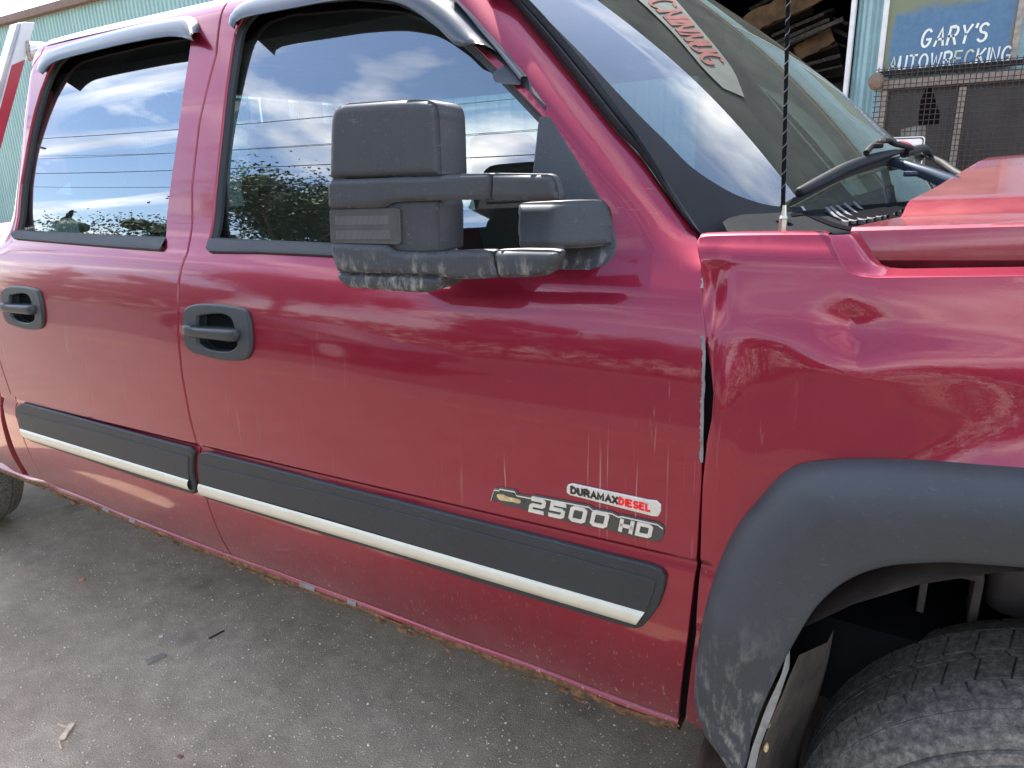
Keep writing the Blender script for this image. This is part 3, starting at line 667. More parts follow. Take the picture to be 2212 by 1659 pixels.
# ---- side mouldings with champagne strip
def sheet_on(S, pts, off, nm, m_, par, bulge=0, res=.02, flange=.006, lab=None):
    return panel(nm, xz(S, pts), [], (lambda x, z: S(x, z)), m_, par, res=res, off=off, flange=flange, lip=.003, label=lab)
Sm = lambda x, z: S0(x, z, False)
def moulding(outl, step, chrome, par_door):
    mo = sheet_on(Sm, outl, -.010, 'side_moulding', M['mould'], par_door, flange=.012, res=.03)
    # raised lower field of the moulding, then the strip proud of it
    P = xz(Sm, step); panel('moulding_step', P, [], Sm, M['mould'], par_door, res=.03, off=-.0125, flange=.003, lip=.0012)
    tz = xz(Sm, chrome); A_ = [np.array(p) for p in tz[:len(tz)//2]]; B_ = [np.array(p) for p in tz[len(tz)//2:]][::-1]
    rowsC = []
    for s, d in ((0, 0.), (.08, .0035), (.3, .006), (.5, .0066), (.7, .006), (.92, .0035), (1, 0.)):
        r_ = []
        for a, b_ in zip(A_, B_):
            q = a*(1-s)+b_*s; r_.append((q[0], float(Sm(q[0], q[1]))-.0125-d, q[1]))
        rowsC.append(r_)
    loft('chrome_strip', rowsC, M['chrome'], par_door, sm=50)
def line(a, b, n): return [(a[0]+(b[0]-a[0])*i/n, a[1]+(b[1]-a[1])*i/n) for i in range(n+1)]
moulding([(435, 987), (440, 979), (451, 978), (590, 1013), (737, 1052), (870, 1085), (1002, 1119), (1120, 1148), (1226, 1175), (1320, 1199), (1405, 1220), (1428, 1229), (1437, 1244), (1433, 1271), (1421, 1305), (1405, 1327), (1390, 1344), (1376, 1349), (1361, 1346), (1190, 1296), (1002, 1240), (829, 1185), (640, 1130), (448, 1071), (440, 1058), (436, 1020)],
         [(438, 1000), (737, 1069), (1002, 1137), (1226, 1195), (1421, 1248), (1417, 1268), (1400, 1313), (1002, 1200), (700, 1110), (440, 1040)],
         line((439, 1041), (700, 1114), 3)[:-1]+line((700, 1114), (1002, 1201), 3)[:-1]+line((1002, 1201), (1399, 1314), 4)+list(reversed(line((446, 1066), (700, 1141), 3)[:-1]+line((700, 1141), (1002, 1229), 3)[:-1]+line((1002, 1229), (1380, 1341), 4))), fdoor)
moulding([(42, 893), (42, 879), (53, 872), (140, 895), (240, 922), (340, 949), (413, 968), (422, 975), (420, 1018), (427, 1052), (424, 1062), (416, 1061), (300, 1026), (180, 985), (72, 950), (57, 928)],
         [(46, 890), (230, 934), (416, 985), (415, 1018), (418, 1032), (300, 998), (180, 962), (53, 923)],
         line((53, 923), (417, 1033), 6)+list(reversed(line((68, 946), (423, 1056), 6))), rdoor)

# ---- door handles
def handle(dx, dz, door):
    sh = lambda L: [(p[0]+dx, p[1]+dz) for p in xz(Sm, L)]
    B_ = sh([tuple(p) for p in catmull(bez, 4, True)]); R_ = sh([tuple(p) for p in catmull(rec, 4, True)])
    panel('handle_bezel', B_, [R_], Sm, M['handle'], door, res=.01, off=-.008, flange=.009, lip=.004)
    c = np.mean(R_, 0)
    cur = []
    for s, d in ((1, -.006), (.97, .010), (.88, .024), (.6, .032), (.2, .034), (.001, .034)):
        cur.append([(c[0]+(p[0]-c[0])*s, float(Sm(p[0], p[1]))+d, c[1]+(p[1]-c[1])*s) for p in R_])
    loft('handle_recess', cur, M['handle'], door, closed=True, sm=60)
    H = sh([tuple(p) for p in catmull(bar, 3, True)]); cH = np.mean(H, 0); cur = []
    for s, d in ((1.0, .012), (1.0, -.010), (.94, -.016), (.82, -.0195), (.6, -.0215), (.3, -.022), (.001, -.022)):
        cur.append([(cH[0]+(p[0]-cH[0])*(1-(1-s)*.45), float(Sm(cH[0], cH[1]))+d, cH[1]+(p[1]-cH[1])*s) for p in H])
    loft('door_handle', cur, M['handle'], door, closed=True, sm=50)
handle(0, 0, fdoor); handle(-.853, -.012, rdoor)

# ---- side glass, seals, belt strips
Sg = lambda x, z: .090+.17*(z-1.30)+.31*(z-1.30)**2+.005*(x+1.1)**2
def side_glass(win, glassm, door, S=Sg):
    c = np.mean(win, 0); big = [(c[0]+(p[0]-c[0])*1.06, c[1]+(p[1]-c[1])*1.09) for p in win]
    panel('window_glass', big, [], S, glassm, door, res=.03, flange=0)
    def inset(L, d):
        P = np.array(resample(L, .01)); tg = np.roll(P, -1, 0)-np.roll(P, 1, 0); o = np.stack([tg[:, 1], -tg[:, 0]], 1); o /= np.linalg.norm(o, axis=1, keepdims=True)
        ar = np.sum(P[:, 0]*np.roll(P[:, 1], -1)-np.roll(P[:, 0], -1)*P[:, 1]);
        if ar < 0: o = -o
        return P-o*d
    P0 = inset(win, -.001); rowsS = []
    for d, y in ((0, .006), (.006, .0065), (.008, .0085), (.009, .0095), (.016, .010), (.018, .016), (.018, .0175)):
        Q = inset(win, d-.001); rowsS.append([(q[0], float(S0(q[0], q[1], False))+y, q[1]) for q in Q])
    loft('window_seal', rowsS, M['rubber'], door, closed=True, sm=40)
side_glass(xz(Sdoor, win_f), M['glass_f'], fdoor); side_glass(win_r_xz, M['glass_r'], rdoor)
def strip(px_top, px_bot, door):
    T = [on(Sm, *p) for p in px_top]; Bt = [on(Sm, *p) for p in px_bot]
    cur = []
    for s, d in ((0, .012), (0, -.001), (.15, -.005), (.5, -.006), (.62, -.0085), (.85, -.008), (1, -.003), (1, .006)):
        cur.append([a*(1-s)+b_*s+np.array([0, d, 0]) for a, b_ in zip(T, Bt)])
    bmn = loft('belt_moulding', cur, M['rubber'], door, sm=40)
strip([(452, 516), (456, 514), (560, 519), (712, 526), (950, 540), (1150, 553)], [(452, 541), (457, 546), (560, 547), (712, 554), (950, 566), (1150, 578)], fdoor)
strip([(30, 498), (34, 497), (130, 503), (250, 509), (355, 513), (359, 515)], [(30, 508), (35, 517), (130, 525), (250, 535), (350, 542), (356, 534)], rdoor)

# ---- vent visors
def visor(base, lip, par, nm='vent_visor', out_=.026, lab=None):
    n_ = 40
    def rs(L):
        L = catmull([np.array(p, float) for p in L], 8); d = [0]
        for a, b_ in zip(L, L[1:]): d.append(d[-1]+np.linalg.norm(b_-a))
        q = np.linspace(0, d[-1], n_); return [(np.interp(t_, d, [p[0] for p in L]), np.interp(t_, d, [p[1] for p in L])) for t_ in q]
    Bq = [on(Sm, *p) for p in rs(base)]
    Lq = [hitF(*p, lambda P: P[:, 1]-(S0(P[:, 0], P[:, 2], False)-out_)) for p in rs(lip)]
    Bq = [p+np.array([0, -.001, 0]) for p in Bq]; cur = []
    for s, k in ((0, .001), (.0, .004), (.10, .006), (.2, .012), (.4, .014), (.65, .012), (.88, .005), (1, 0)):
        cur.append([a*(1-s)+b_*s+np.array([0, -k, k*.25]) for a, b_ in zip(Bq, Lq)])
    inner_ = [[p+np.array([0, .0025, -.001]) for p in c] for c in reversed(cur)]
    return loft(nm, cur+inner_, M['visor'], par, sm=55, label=lab)
visor([(90, 150), (93, 138), (103, 122), (133, 103), (200, 82), (300, 55), (393, 38), (418, 38), (429, 52), (431, 70)],
      [(91, 160), (95, 155), (104, 143), (128, 129), (200, 110), (283, 91), (355, 79), (388, 79), (405, 84), (418, 88)], rdoor)
visor([(507, 50), (512, 30), (530, 8), (580, -14), (700, -34), (850, -40), (930, -28), (978, 0), (1010, 30), (1045, 68), (1080, 108), (1090, 122)],
      [(505, 62), (511, 45), (546, 33), (630, 17), (713, 2), (790, -4), (838, 1), (869, 9), (900, 26), (945, 60), (988, 98), (1036, 92)], fdoor, out_=.03)
def shard(pts, off, nm, mt=None):
    P = [on(Sm, *p)+np.array([0, -off if not isinstance(off, (list, tuple)) else -off[i], 0]) for i, p in enumerate(pts)]
    c = sum(P)/len(P)+np.array([0, -.003, 0]); V = P+[c]+[p+np.array([0, .002, 0]) for p in P]; k = len(P); F = [(i, (i+1) % k, k) for i in range(k)]+[(i, (i+1) % k, k+1+(i+1) % k, k+1+i) for i in range(k)]
    return mesh(nm, V, F, mt or M['visor'], fdoor, 30)
visor([(991, 0), (1024, 33), (1058, 72), (1095, 112), (1124, 146), (1141, 167)], [(981, 2), (1012, 36), (1041, 73), (1070, 108), (1094, 140), (1128, 183)], fdoor, 'visor_flange', out_=.006)
shard([(1041, 73), (1034, 88), (1038, 103), (1052, 107), (1064, 113), (1080, 127), (1096, 144), (1098, 140), (1070, 108)], [.008, .02, .02, .018, .016, .012, .006, .004, .005], 'visor_shard')
shard([(1096, 141), (1082, 158), (1080, 170), (1084, 180), (1100, 183), (1128, 184), (1140, 168)], [.008, .022, .022, .02, .014, .008, .004], 'visor_shard')
shard([(1128, 183), (1141, 167), (1148, 185), (1160, 200), (1170, 215), (1180, 228), (1177, 237), (1168, 225), (1155, 210), (1140, 190)], .002, 'torn_tape_strip', M['rubber'])

# ---- windscreen
YC = .985
def wind(t_, s):
    xb = -.035-.30*abs(t_)**2.3; zb = 1.368-.020*t_*t_; xt = -.655-.125*abs(t_)**2.3; ztp = 1.872-.070*t_*t_
    return np.array([xb+(xt-xb)*s, YC+t_*(.865-.125*s), zb+(ztp-zb)*s])+np.array([.012, 0, .018])*math.sin(math.pi*s)
TT = np.linspace(-1, 1, 61); SS = np.linspace(-.06, 1, 31)
loft('windshield', [[wind(t_, s) for t_ in TT] for s in SS], M['glass_w'], truck, sm=80)
def Wf(P):     # signed: x behind the glass surface
    o = []
    for p in P:
        s = 0.5
        for _ in range(4):
            t_ = np.clip((p[1]-YC)/(.865-.125*s), -1.05, 1.05); zb = 1.368-.020*t_*t_; ztp = 1.872-.070*t_*t_; s = np.clip((p[2]-.018*math.sin(math.pi*np.clip(s, 0, 1))-zb)/(ztp-zb), -.2, 1.1)
        o.append(wind(t_, s)[0]-p[0])
    return np.array(o)
def onW(u, v, off=.002):
    p = hitF(u, v, Wf, .06, 1.4, 260); return p+np.array([off*.6, 0, off*.8])
E1 = [on(Sdoor, *p)+np.array([.004, .006, 0]) for p in [(1502, 506), (1457, 457), (1382, 345), (1324, 283), (1258, 200), (1191, 113), (1145, 57), (1099, 0), (1060, -50)]]
E3 = [wind(-1, s)+np.array([.004, 0, .004]) for s in (-.05, .06, .27, .38, .52, .70, .80, .91, 1.0)]
cur = []
for s, d in ((0, .0), (.12, -.006), (.3, -.008), (.45, -.004), (.5, .004), (.6, -.002), (1.0, .0), (1.0, .02)):
    cur.append(catmull([a*(1-s)+b_*s+np.array([-d*.5, d, -d*.3]) for a, b_ in zip(E1, E3)], 4))
loft('windshield_trim', cur, M['rubber'], truck, sm=50)
# opaque black border printed round the glass edge
fr_t = [(1060, -40), (1125, -8), (1180, 45), (1250, 115), (1320, 190), (1382, 255), (1439, 311), (1495, 367), (1570, 416), (1626, 439), (1675, 450), (1730, 452)]
Fi = [onW(*p, .0015) for p in fr_t]; Fo = [wind(-1, s)+np.array([.001, 0, .002]) for s in np.linspace(1, -.06, 9)]+[wind(t_, -.06)+np.array([.001, 0, .002]) for t_ in (-.93, -.86, -.8)]
def inv_wind(p):
    s_ = .3
    for _ in range(12):
        t_ = (p[1]-YC)/(.865-.125*s_); zb = 1.368-.020*t_*t_; ztp = 1.872-.070*t_*t_; s_ = (p[2]-.018*math.sin(math.pi*np.clip(s_, 0, 1))-zb)/(ztp-zb)
    return np.array([t_, s_])
Pi = [inv_wind(p) for p in Fi]; Po = [np.array([-1., q]) for q in np.linspace(1, -.06, 9)]+[np.array([q, -.06]) for q in (-.93, -.86, -.8)]
Pi = catmull(Pi, 4); Po = catmull(Po, 4); cur = []
for q in np.linspace(0, 1, 9): cur.append([wind(*(a*(1-q)+b_*q))+np.array([.0016, -.0006, .0022]) for a, b_ in zip(Pi, Po)])
loft('windshield_border', cur, M['frit'], truck, sm=80)
# ---- faded banner decal on the glass, lettering seen reversed
def wt(t_, s, off=-.004): p = wind(t_, s); return p+np.array([off*.6, 0, off*.8])

# ------------------------------------------------------------------ lettering
def arc(cx, cy, rx, ry, a0, a1, n=9): return [(cx+rx*math.cos(R(a0+(a1-a0)*i/n)), cy+ry*math.sin(R(a0+(a1-a0)*i/n))) for i in range(n+1)]
FONT = {
 'A': [[(0, 0), (.36, 1), (.72, 0)], [(.14, .36), (.58, .36)]], 'G': [arc(.38, .5, .38, .5, 48, 330, 14)+[(.72, .42), (.42, .42)]],
 'R': [[(0, 0), (0, 1), (.4, 1)]+arc(.4, .74, .26, .26, 90, -90, 8)+[(0, .48)], [(.36, .48), (.68, 0)]], 'Y': [[(0, 1), (.34, .5), (.68, 1)], [(.34, .5), (.34, 0)]],
 'S': [arc(.33, .75, .31, .25, 35, 250, 10)+arc(.33, .25, .33, .25, 80, -150, 10)], "'": [[(.05, 1.02), (.0, .84)]], 'U': [[(0, 1), (0, .3)]+arc(.33, .3, .33, .3, 180, 360, 8)+[(.66, 1)]],
 'T': [[(0, 1), (.66, 1)], [(.33, 1), (.33, 0)]], 'O': [arc(.38, .5, .38, .5, 90, 450, 20)], 'W': [[(0, 1), (.22, 0), (.45, .8), (.68, 0), (.9, 1)]],
 'E': [[(.6, 1), (0, 1), (0, 0), (.6, 0)], [(0, .52), (.5, .52)]], 'C': [arc(.38, .5, .38, .5, 48, 312, 14)], 'K': [[(0, 0), (0, 1)], [(.62, 1), (.02, .42)], [(.2, .58), (.64, 0)]],
 'I': [[(0, 0), (0, 1)]], 'N': [[(0, 0), (0, 1), (.62, 0), (.62, 1)]], 'D': [[(0, 0), (0, 1), (.25, 1)]+arc(.25, .5, .42, .5, 90, -90, 10)+[(0, 0)]],
 'M': [[(0, 0), (0, 1), (.38, .25), (.76, 1), (.76, 0)]], 'X': [[(0, 1), (.66, 0)], [(.66, 1), (0, 0)]], 'L': [[(0, 1), (0, 0), (.55, 0)]], 'P': [[(0, 0), (0, 1), (.4, 1)]+arc(.4, .74, .26, .26, 90, -90, 8)+[(0, .48)]],
 'H': [[(0, 0), (0, 1)], [(.66, 0), (.66, 1)], [(0, .5), (.66, .5)]],
 '2': [[(.02, .98), (.62, .98), (.72, .88), (.72, .60), (.62, .50), (.12, .50), (.02, .40), (.02, .02), (.74, .02)]],
 '5': [[(.74, .98), (.04, .98), (.04, .54), (.62, .54), (.72, .44), (.72, .12), (.62, .02), (.0, .02)]],
 '0': [[(.14, .02), (.02, .14), (.02, .86), (.14, .98), (.62, .98), (.74, .86), (.74, .14), (.62, .02), (.14, .02)]],
 'h': [[(0, 0), (0, 1)], [(.66, 0), (.66, 1)], [(0, .5), (.66, .5)]],
 'd': [[(0, .02), (0, .98), (.56, .98), (.68, .86), (.68, .14), (.56, .02), (0, .02)]]}
ADV = {"'": .16, 'I': .16, 'W': 1.08, 'M': .96, '0': .98, '2': .96, '5': .96, 'O': .95, 'G': .95, 'C': .92}
def strokes(txt, h, slant=0, gap=.2):
    x = 0; o = []
    for ch in txt:
        if ch == ' ': x += .35; continue
        for l in FONT[ch]: o.append([((px+x+py*slant)*h, py*h) for px, py in l])
        x += ADV.get(ch, .84)+gap-.16
    return o, x*h
def ribbon_bm(bm, line_, wd, th, T, rnd=True):
    """flat pen stroke of width wd, raised th, through 2D points mapped by T(x, y, height)"""
    P = [np.array(p, float) for p in line_]; n = len(P); L = []; Rr = []
    closed = np.linalg.norm(P[0]-P[-1]) < 1e-6
    for i in range(n):
        a = P[i-1] if i > 0 else (P[-2] if closed else None); c = P[i+1] if i < n-1 else (P[1] if closed else None)
        d1 = None if a is None else (P[i]-a)/max(np.linalg.norm(P[i]-a), 1e-9); d2 = None if c is None else (c-P[i])/max(np.linalg.norm(c-P[i]), 1e-9)
        if d1 is None: d = d2; k = 1; e = -d2*wd*.35
        elif d2 is None: d = d1; k = 1; e = d1*wd*.35
        else:
            d = d1+d2; ln = np.linalg.norm(d); d = d/ln if ln > .2 else d2; k = min(1/max(abs(d@d2), .5), 1.7); e = 0
        nn_ = np.array([-d[1], d[0]])*wd/2*k; L.append(P[i]+nn_+e); Rr.append(P[i]-nn_+e)
    for i in range(n-1):
        q = [L[i], Rr[i], Rr[i+1], L[i+1]]
        t_ = [bm.verts.new(T(p[0], p[1], th)) for p in q]; b_ = [bm.verts.new(T(p[0], p[1], 0)) for p in q]
        bm.faces.new(t_)
        for k in range(4): bm.faces.new((t_[k], b_[k], b_[(k+1) % 4], t_[(k+1) % 4]))
def write(txt, h, T, wd, th, m_, parent, slant=0, gap=.2, name='letter', each=True, sx=1.):
    x = 0
    for ch in txt:
        if ch == ' ': x += .35; continue
        bm = bmesh.new()
        for l in FONT[ch]: ribbon_bm(bm, [((px+x)*h*sx+py*slant*h, py*h) for px, py in l], wd, th, T)
        o = frombm(name, bm, m_, parent); x += ADV.get(ch, .84)+gap-.16
    return x*h*sx

# banner decal along the top of the windshield, lettering seen from behind
def decT(u0, v0, u1, v1, w0, w1):
    """map text coordinates onto the glass between two pixel anchors traced along the banner"""
    return None
ba = [onW(*p, .0025) for p in [(1352, 0-20), (1392, 15), (1437, 58), (1475, 100), (1520, 153), (1560, 193)]]
bb = [onW(*p, .0025) for p in [(1440, 0-20), (1478, 25), (1520, 75), (1555, 117), (1585, 160), (1606, 213)]]
ca, cb_ = catmull(ba, 8), catmull(bb, 8)
loft('banner_decal', [[a*(1-s)+b_*s for a, b_ in zip(ca, cb_)] for s in np.linspace(0, 1, 6)], simple('banner_film', (.075, .08, .06), .6, 0, None, .1, .2, 30), truck, sm=60)
na_ = len(ca)
def Tb(x, y, hgt):   # x along the banner 0..1, y across 0..1 ; y flipped
    f = min(max(x, 0), .999)*(na_-1); i = int(f); g = f-i
    a = ca[i]*(1-g)+ca[i+1]*g; b_ = cb_[i]*(1-g)+cb_[i+1]*g; p = a*(1-(.14+.72*y))+b_*(.14+.72*y); return Vector(p+np.array([.0012, 0, .0016])*(1 if hgt > 0 else .2))
bt = simple('faded_red_film', (.13, .035, .022), .6, 0, None, .1, .3, 60)
x_ = .0
for ch in 'ECNINNUG':
    bm = bmesh.new()
    for l in FONT[ch]: ribbon_bm(bm, [(x_+px*.115, 1-py) for px, py in l] if False else [(x_+px*.105+(1-py)*.05, py) for px, py in l], .030, 1, Tb)
    # pen width is anisotropic here; strokes drawn in banner space
    frombm('banner_letter', bm, bt, truck); x_ += (ADV.get(ch, .84)+.05)*.112

# ------------------------------------------------------------------ badges
def plane_T(p0, p1, p2):
    """frame from three pixels on the door: origin, +x point, +y point -> (x,y in metres)"""
    a, b_, c = (on(Sm, *p) for p in (p0, p1, p2)); ex = (b_-a)/np.linalg.norm(b_-a); ey = c-a; ey -= ex*(ey@ex); ey /= np.linalg.norm(ey)
    nrm = np.cross(ex, ey); nrm = nrm if nrm[1] < 0 else -nrm
    return a, ex, ey, nrm
bdg = [(1227, 1052), (1230, 1047), (1238, 1045), (1400, 1080), (1418, 1082), (1427, 1090), (1427, 1103), (1422, 1113), (1410, 1112), (1250, 1071), (1233, 1067), (1227, 1062)]
plate = panel('engine_badge', xz(Sm, bdg), [], Sm, M['badge'], fdoor, res=.03, off=-.0035, flange=.004, lip=.0012, step=.004)
a, ex, ey, nr = plane_T((1234, 1064), (1418, 1107), (1234, 1052))
W_ = np.linalg.norm(on(Sm, 1412, 1104)-on(Sm, 1234, 1064)); Hh = np.linalg.norm(on(Sm, 1234, 1064)-on(Sm, 1236, 1051))
Tp = lambda x, y, h: Vector(a+ex*x+ey*(y+.0015)+nr*(.0037+h))
_, w1 = strokes('DURAMAX', 1, 0, .2); _, w2 = strokes('DIESEL', 1, 0, .2)
s1 = W_*.60/sum(max(ADV.get(c_, .84), .3)+.04 for c_ in 'DURAMAX'); s2 = W_*.385/sum(max(ADV.get(c_, .84), .3)+.04 for c_ in 'DIESEL')
def write2(txt, T, x0, hx, hy, wd, th, m_, par, nm, slant=0, gk=.86):
    x = x0
    for ch in txt:
        bm = bmesh.new()
        for l in FONT[ch]: ribbon_bm(bm, [(x+px*hx*gk+(hx*.08 if ch == 'I' else 0)+py*slant*hy, py*hy) for px, py in l], wd, th, T)
        frombm(nm, bm, m_, par); x += (max(ADV.get(ch, .84), .30)+.04)*hx
write2('DURAMAX', Tp, .002, s1, Hh*.92, .0038, .0004, M['black_ink'], truck, 'badge_letter')
write2('DIESEL', Tp, W_*.61, s2, Hh*.92, .0036, .0004, M['red_ink'], truck, 'badge_letter')
# 2500 HD with its dark backing
bk = [(1063, 1080), (1070, 1055), (1080, 1056), (1083, 1053), (1115, 1059), (1118, 1067), (1150, 1073), (1153, 1069), (1275, 1092), (1283, 1099), (1290, 1099), (1325, 1106), (1338, 1113), (1345, 1112), (1422, 1129), (1435, 1139), (1433, 1155), (1424, 1166), (1415, 1167), (1340, 1151), (1320, 1143), (1240, 1128), (1180, 1112), (1146, 1104), (1122, 1094), (1088, 1089), (1085, 1082), (1063, 1078)][:-1]
badge = panel('model_badge', xz(Sm, bk), [], Sm, M['badge_dark'], fdoor, res=.03, off=-.003, flange=.004, lip=.0012, step=.006)
loft('badge_rim', [[on(Sm, *p)+np.array([0, -.0042, dz]) for p in [(1063, 1079), (1070, 1056), (1080, 1057), (1083, 1054), (1115, 1060), (1118, 1068), (1150, 1074), (1153, 1070), (1275, 1093), (1283, 1100), (1290, 1100), (1325, 1107), (1338, 1114), (1345, 1113), (1422, 1130), (1434, 1139)]] for dz in (.0005, -.002)], M['badge'], fdoor)
a2, ex2, ey2, nr2 = plane_T((1147, 1101), (1416, 1160), (1147, 1080))
Wd = np.linalg.norm(on(Sm, 1416, 1160)-on(Sm, 1147, 1101))
T2 = lambda x, y, h: Vector(a2+ex2*x+ey2*(y+.001)+nr2*(.0034+h))
hx = Wd*.68/4/.98; hh = .0195
write2('2500', T2, .001, hx/1.02, hh*1.18, .0068, .0022, M['badge'], truck, 'badge_numeral', .25)
write2('h', T2, Wd*.745, Wd*.14, hh*.95, .0062, .0022, M['badge'], truck, 'badge_letter', .2)
write2('d', T2, Wd*.872, Wd*.155, hh*.95, .0062, .0022, M['badge'], truck, 'badge_letter', .2)
gl = [on(Sm, *p)+np.array([0, -.0045, 0]) for p in catmull([(1077, 1070), (1079, 1065), (1090, 1066), (1102, 1071), (1113, 1073), (1126, 1077), (1128, 1082), (1124, 1085), (1112, 1082), (1098, 1080), (1084, 1078)], 3, True)]
prism('emblem_inlay', gl, (0, -.001, 0), M['gold'], truck, bev=0)
prism('emblem', [on(Sm, *p)+np.array([0, -.0032, 0]) for p in [(1071, 1059), (1084, 1060), (1086, 1056), (1110, 1060), (1113, 1070), (1136, 1075), (1131, 1092), (1110, 1087), (1107, 1091), (1090, 1088), (1089, 1081), (1067, 1077)]], (0, -.0008, 0), M['badge_dark'], truck, bev=0)

# ------------------------------------------------------------------ tow mirror
MP = np.array([-.50, -.088, 0.]); MT = R(6)           # the mirror is folded back along the door
MD = np.array([math.cos(MT), math.sin(MT), 0]); MN = np.array([math.sin(MT), -math.cos(MT), 0])
mir = link('tow_mirror', bpy.data.meshes.new('mirror_pivot'), M['mirror'], truck)
def hitM(u, v, off=0.):
    q = ray(u, v); t_ = ((MP+MN*off-CAM)@MN)/(q@MN); return CAM+q*t_
def ML(pts, off=0.):                                    # pixels -> (along, up) in the mirror plane
    return [((hitM(u, v, off)-MP)@MD, hitM(u, v, off)[2]) for u, v in pts]
def edge_dist(x, z, poly):
    P = np.array(poly); d = np.full(np.shape(x), 9.)
    for i in range(len(P)):
        a_, b_ = P[i-1], P[i]; ab_ = b_-a_; L = max(ab_@ab_, 1e-12); t_ = np.clip(((x-a_[0])*ab_[0]+(z-a_[1])*ab_[1])/L, 0, 1); d = np.minimum(d, np.hypot(x-a_[0]-t_*ab_[0], z-a_[1]-t_*ab_[1]))
    return d
def roundpoly(P, r=.35, n=4):
    P = [np.array(p, float) for p in P]; o = []
    for i in range(len(P)):
        a_, b_, c_ = P[i-1], P[i], P[(i+1) % len(P)]; la, lc = np.linalg.norm(a_-b_), np.linalg.norm(c_-b_); d_ = min(.0045, la*.42, lc*.42)
        p0, p2 = b_+(a_-b_)/la*d_, b_+(c_-b_)/lc*d_
        for k in range(n): t_ = k/(n-1); o.append((1-t_)**2*p0+2*t_*(1-t_)*b_+t_*t_*p2)
    return o
def mshell(nm, px_, rad, depth, off=0., m_=None, shape=None, res=.0038, par=None):
    L = [tuple(p) for p in roundpoly(ML(px_, off))]
    def S(x, z):
        x = np.asarray(x, float); z = np.asarray(z, float); d = np.clip(edge_dist(x, z, L), 0, rad)
        y = rad-np.sqrt(np.maximum(rad*rad-(rad-d)**2, 0))
        return y+(shape(x, z) if shape else 0)
    o = panel(nm, L, [], S, m_ or M['mirror'], par or mir, res=res, flange=depth, lip=.0004, step=.0035)
    # local (x, y=depth, z) -> world
    Mx = Matrix(((MD[0], -MN[0], 0, MP[0]+MN[0]*off), (MD[1], -MN[1], 0, MP[1]+MN[1]*off), (0, 0, 1, 0), (0, 0, 0, 1)))
    o.data.transform(Mx); return o
a940 = ML([(940, 300)])[0][0]
bev_ = lambda x, z: np.maximum(0, np.sqrt((np.maximum(x-a940+.012, 0))**2*.8+.00004)-.0063)+.0
headpx = [(706, 388), (707, 340), (708, 290), (710, 255), (714, 238), (722, 229), (741, 222), (825, 216), (895, 213), (920, 216), (933, 226), (938, 245), (941, 300), (944, 378), (935, 382), (858, 385), (780, 388)]
mshell('mirror_head', headpx, .013, .072, 0)
mshell('mirror_arm', [(705, 396), (712, 389), (780, 387), (858, 384), (935, 383), (962, 378), (1000, 376), (1057, 375), (1056, 405), (1053, 431), (980, 432), (925, 433), (870, 435), (843, 437), (833, 443), (825, 450), (760, 452), (706, 453)], .007, .02, .006, shape=lambda x, z: np.maximum(0, 1.4085+.03*x-z)*.35)
mshell('mirror_arm', [(1059, 375), (1120, 376), (1180, 377), (1188, 381), (1198, 398), (1203, 432), (1170, 434), (1120, 433), (1056, 431)], .009, .018, .006)
mshell('mirror_lower_housing', [(709, 453), (780, 449), (861, 432), (925, 431), (940, 432), (945, 445), (946, 490), (946, 545), (925, 550), (862, 548), (840, 532), (713, 527)], .006, .068, -.006)
mshell('mirror_arm', [(711, 526), (770, 529), (831, 531), (846, 544), (905, 548), (958, 546), (1010, 543), (1060, 543), (1062, 575), (1070, 601), (1010, 604), (972, 603), (930, 594), (880, 592), (800, 591), (725, 588), (715, 560)], .008, .02, .006)
mshell('mirror_arm', [(1063, 543), (1120, 541), (1180, 542), (1203, 545), (1200, 565), (1190, 584), (1174, 597), (1130, 601), (1073, 601), (1065, 575)], .012, .02, .006)
mshell('spotter_mirror_housing', [(722, 589), (800, 592), (880, 593), (930, 596), (950, 600), (955, 606), (950, 616), (942, 626), (925, 632), (900, 634), (841, 630), (745, 622), (728, 608)], .010, .06, -.002)
lens = simple('smoked_signal_lens', (.06, .06, .06), .18, 0, None, .1, .2, 30)
mshell('turn_signal', [(710, 454), (760, 453), (859, 450), (861, 490), (862, 528), (780, 526), (713, 525)], .0015, .008, .001, lens)
bm = bmesh.new()
def MW(a_, z_, off): p = MP+MD*a_+MN*off; return Vector((p[0], p[1], z_))
for q in ([(725, 467), (840, 465), (841, 484), (726, 486)], [(727, 498), (843, 497), (845, 516), (728, 517)]):
    q = [np.array(p) for p in ML(q)]
    for k in range(44):
        f = (k+.2)/44; g = (k+.62)/44; v4 = [q[0]*(1-f)+q[1]*f, q[0]*(1-g)+q[1]*g, q[3]*(1-g)+q[2]*g, q[3]*(1-f)+q[2]*f]; bm.faces.new([bm.verts.new(MW(p[0], p[1], .0016)) for p in v4])
frombm('lens_ribs', bm, simple('lens_rib', (.16, .16, .155), .3), mir, kind='stuff')
def Sk(x, z):
    f = np.clip((-.432-np.asarray(x, float))/.085, 0, 1); f = f*f*(3-2*f); return Sm(x, z)-.004-.082*f
kn = xz(Sk, [(1113, 440), (1160, 438), (1215, 436), (1280, 434), (1298, 446), (1312, 478), (1326, 520), (1326, 531), (1250, 537), (1180, 538), (1114, 538), (1111, 490)])
kn_ = [tuple(p) for p in roundpoly(kn)]
def Sk2(x, z):
    d = np.clip(edge_dist(np.asarray(x, float), np.asarray(z, float), kn_), 0, .014); return Sk(x, z)+.014-np.sqrt(np.maximum(.014**2-(.014-d)**2, 0))
panel('mirror_base_knuckle', kn_, [], Sk2, M['mirror'], mir, res=.005, flange=.09, lip=.0004, step=.004)
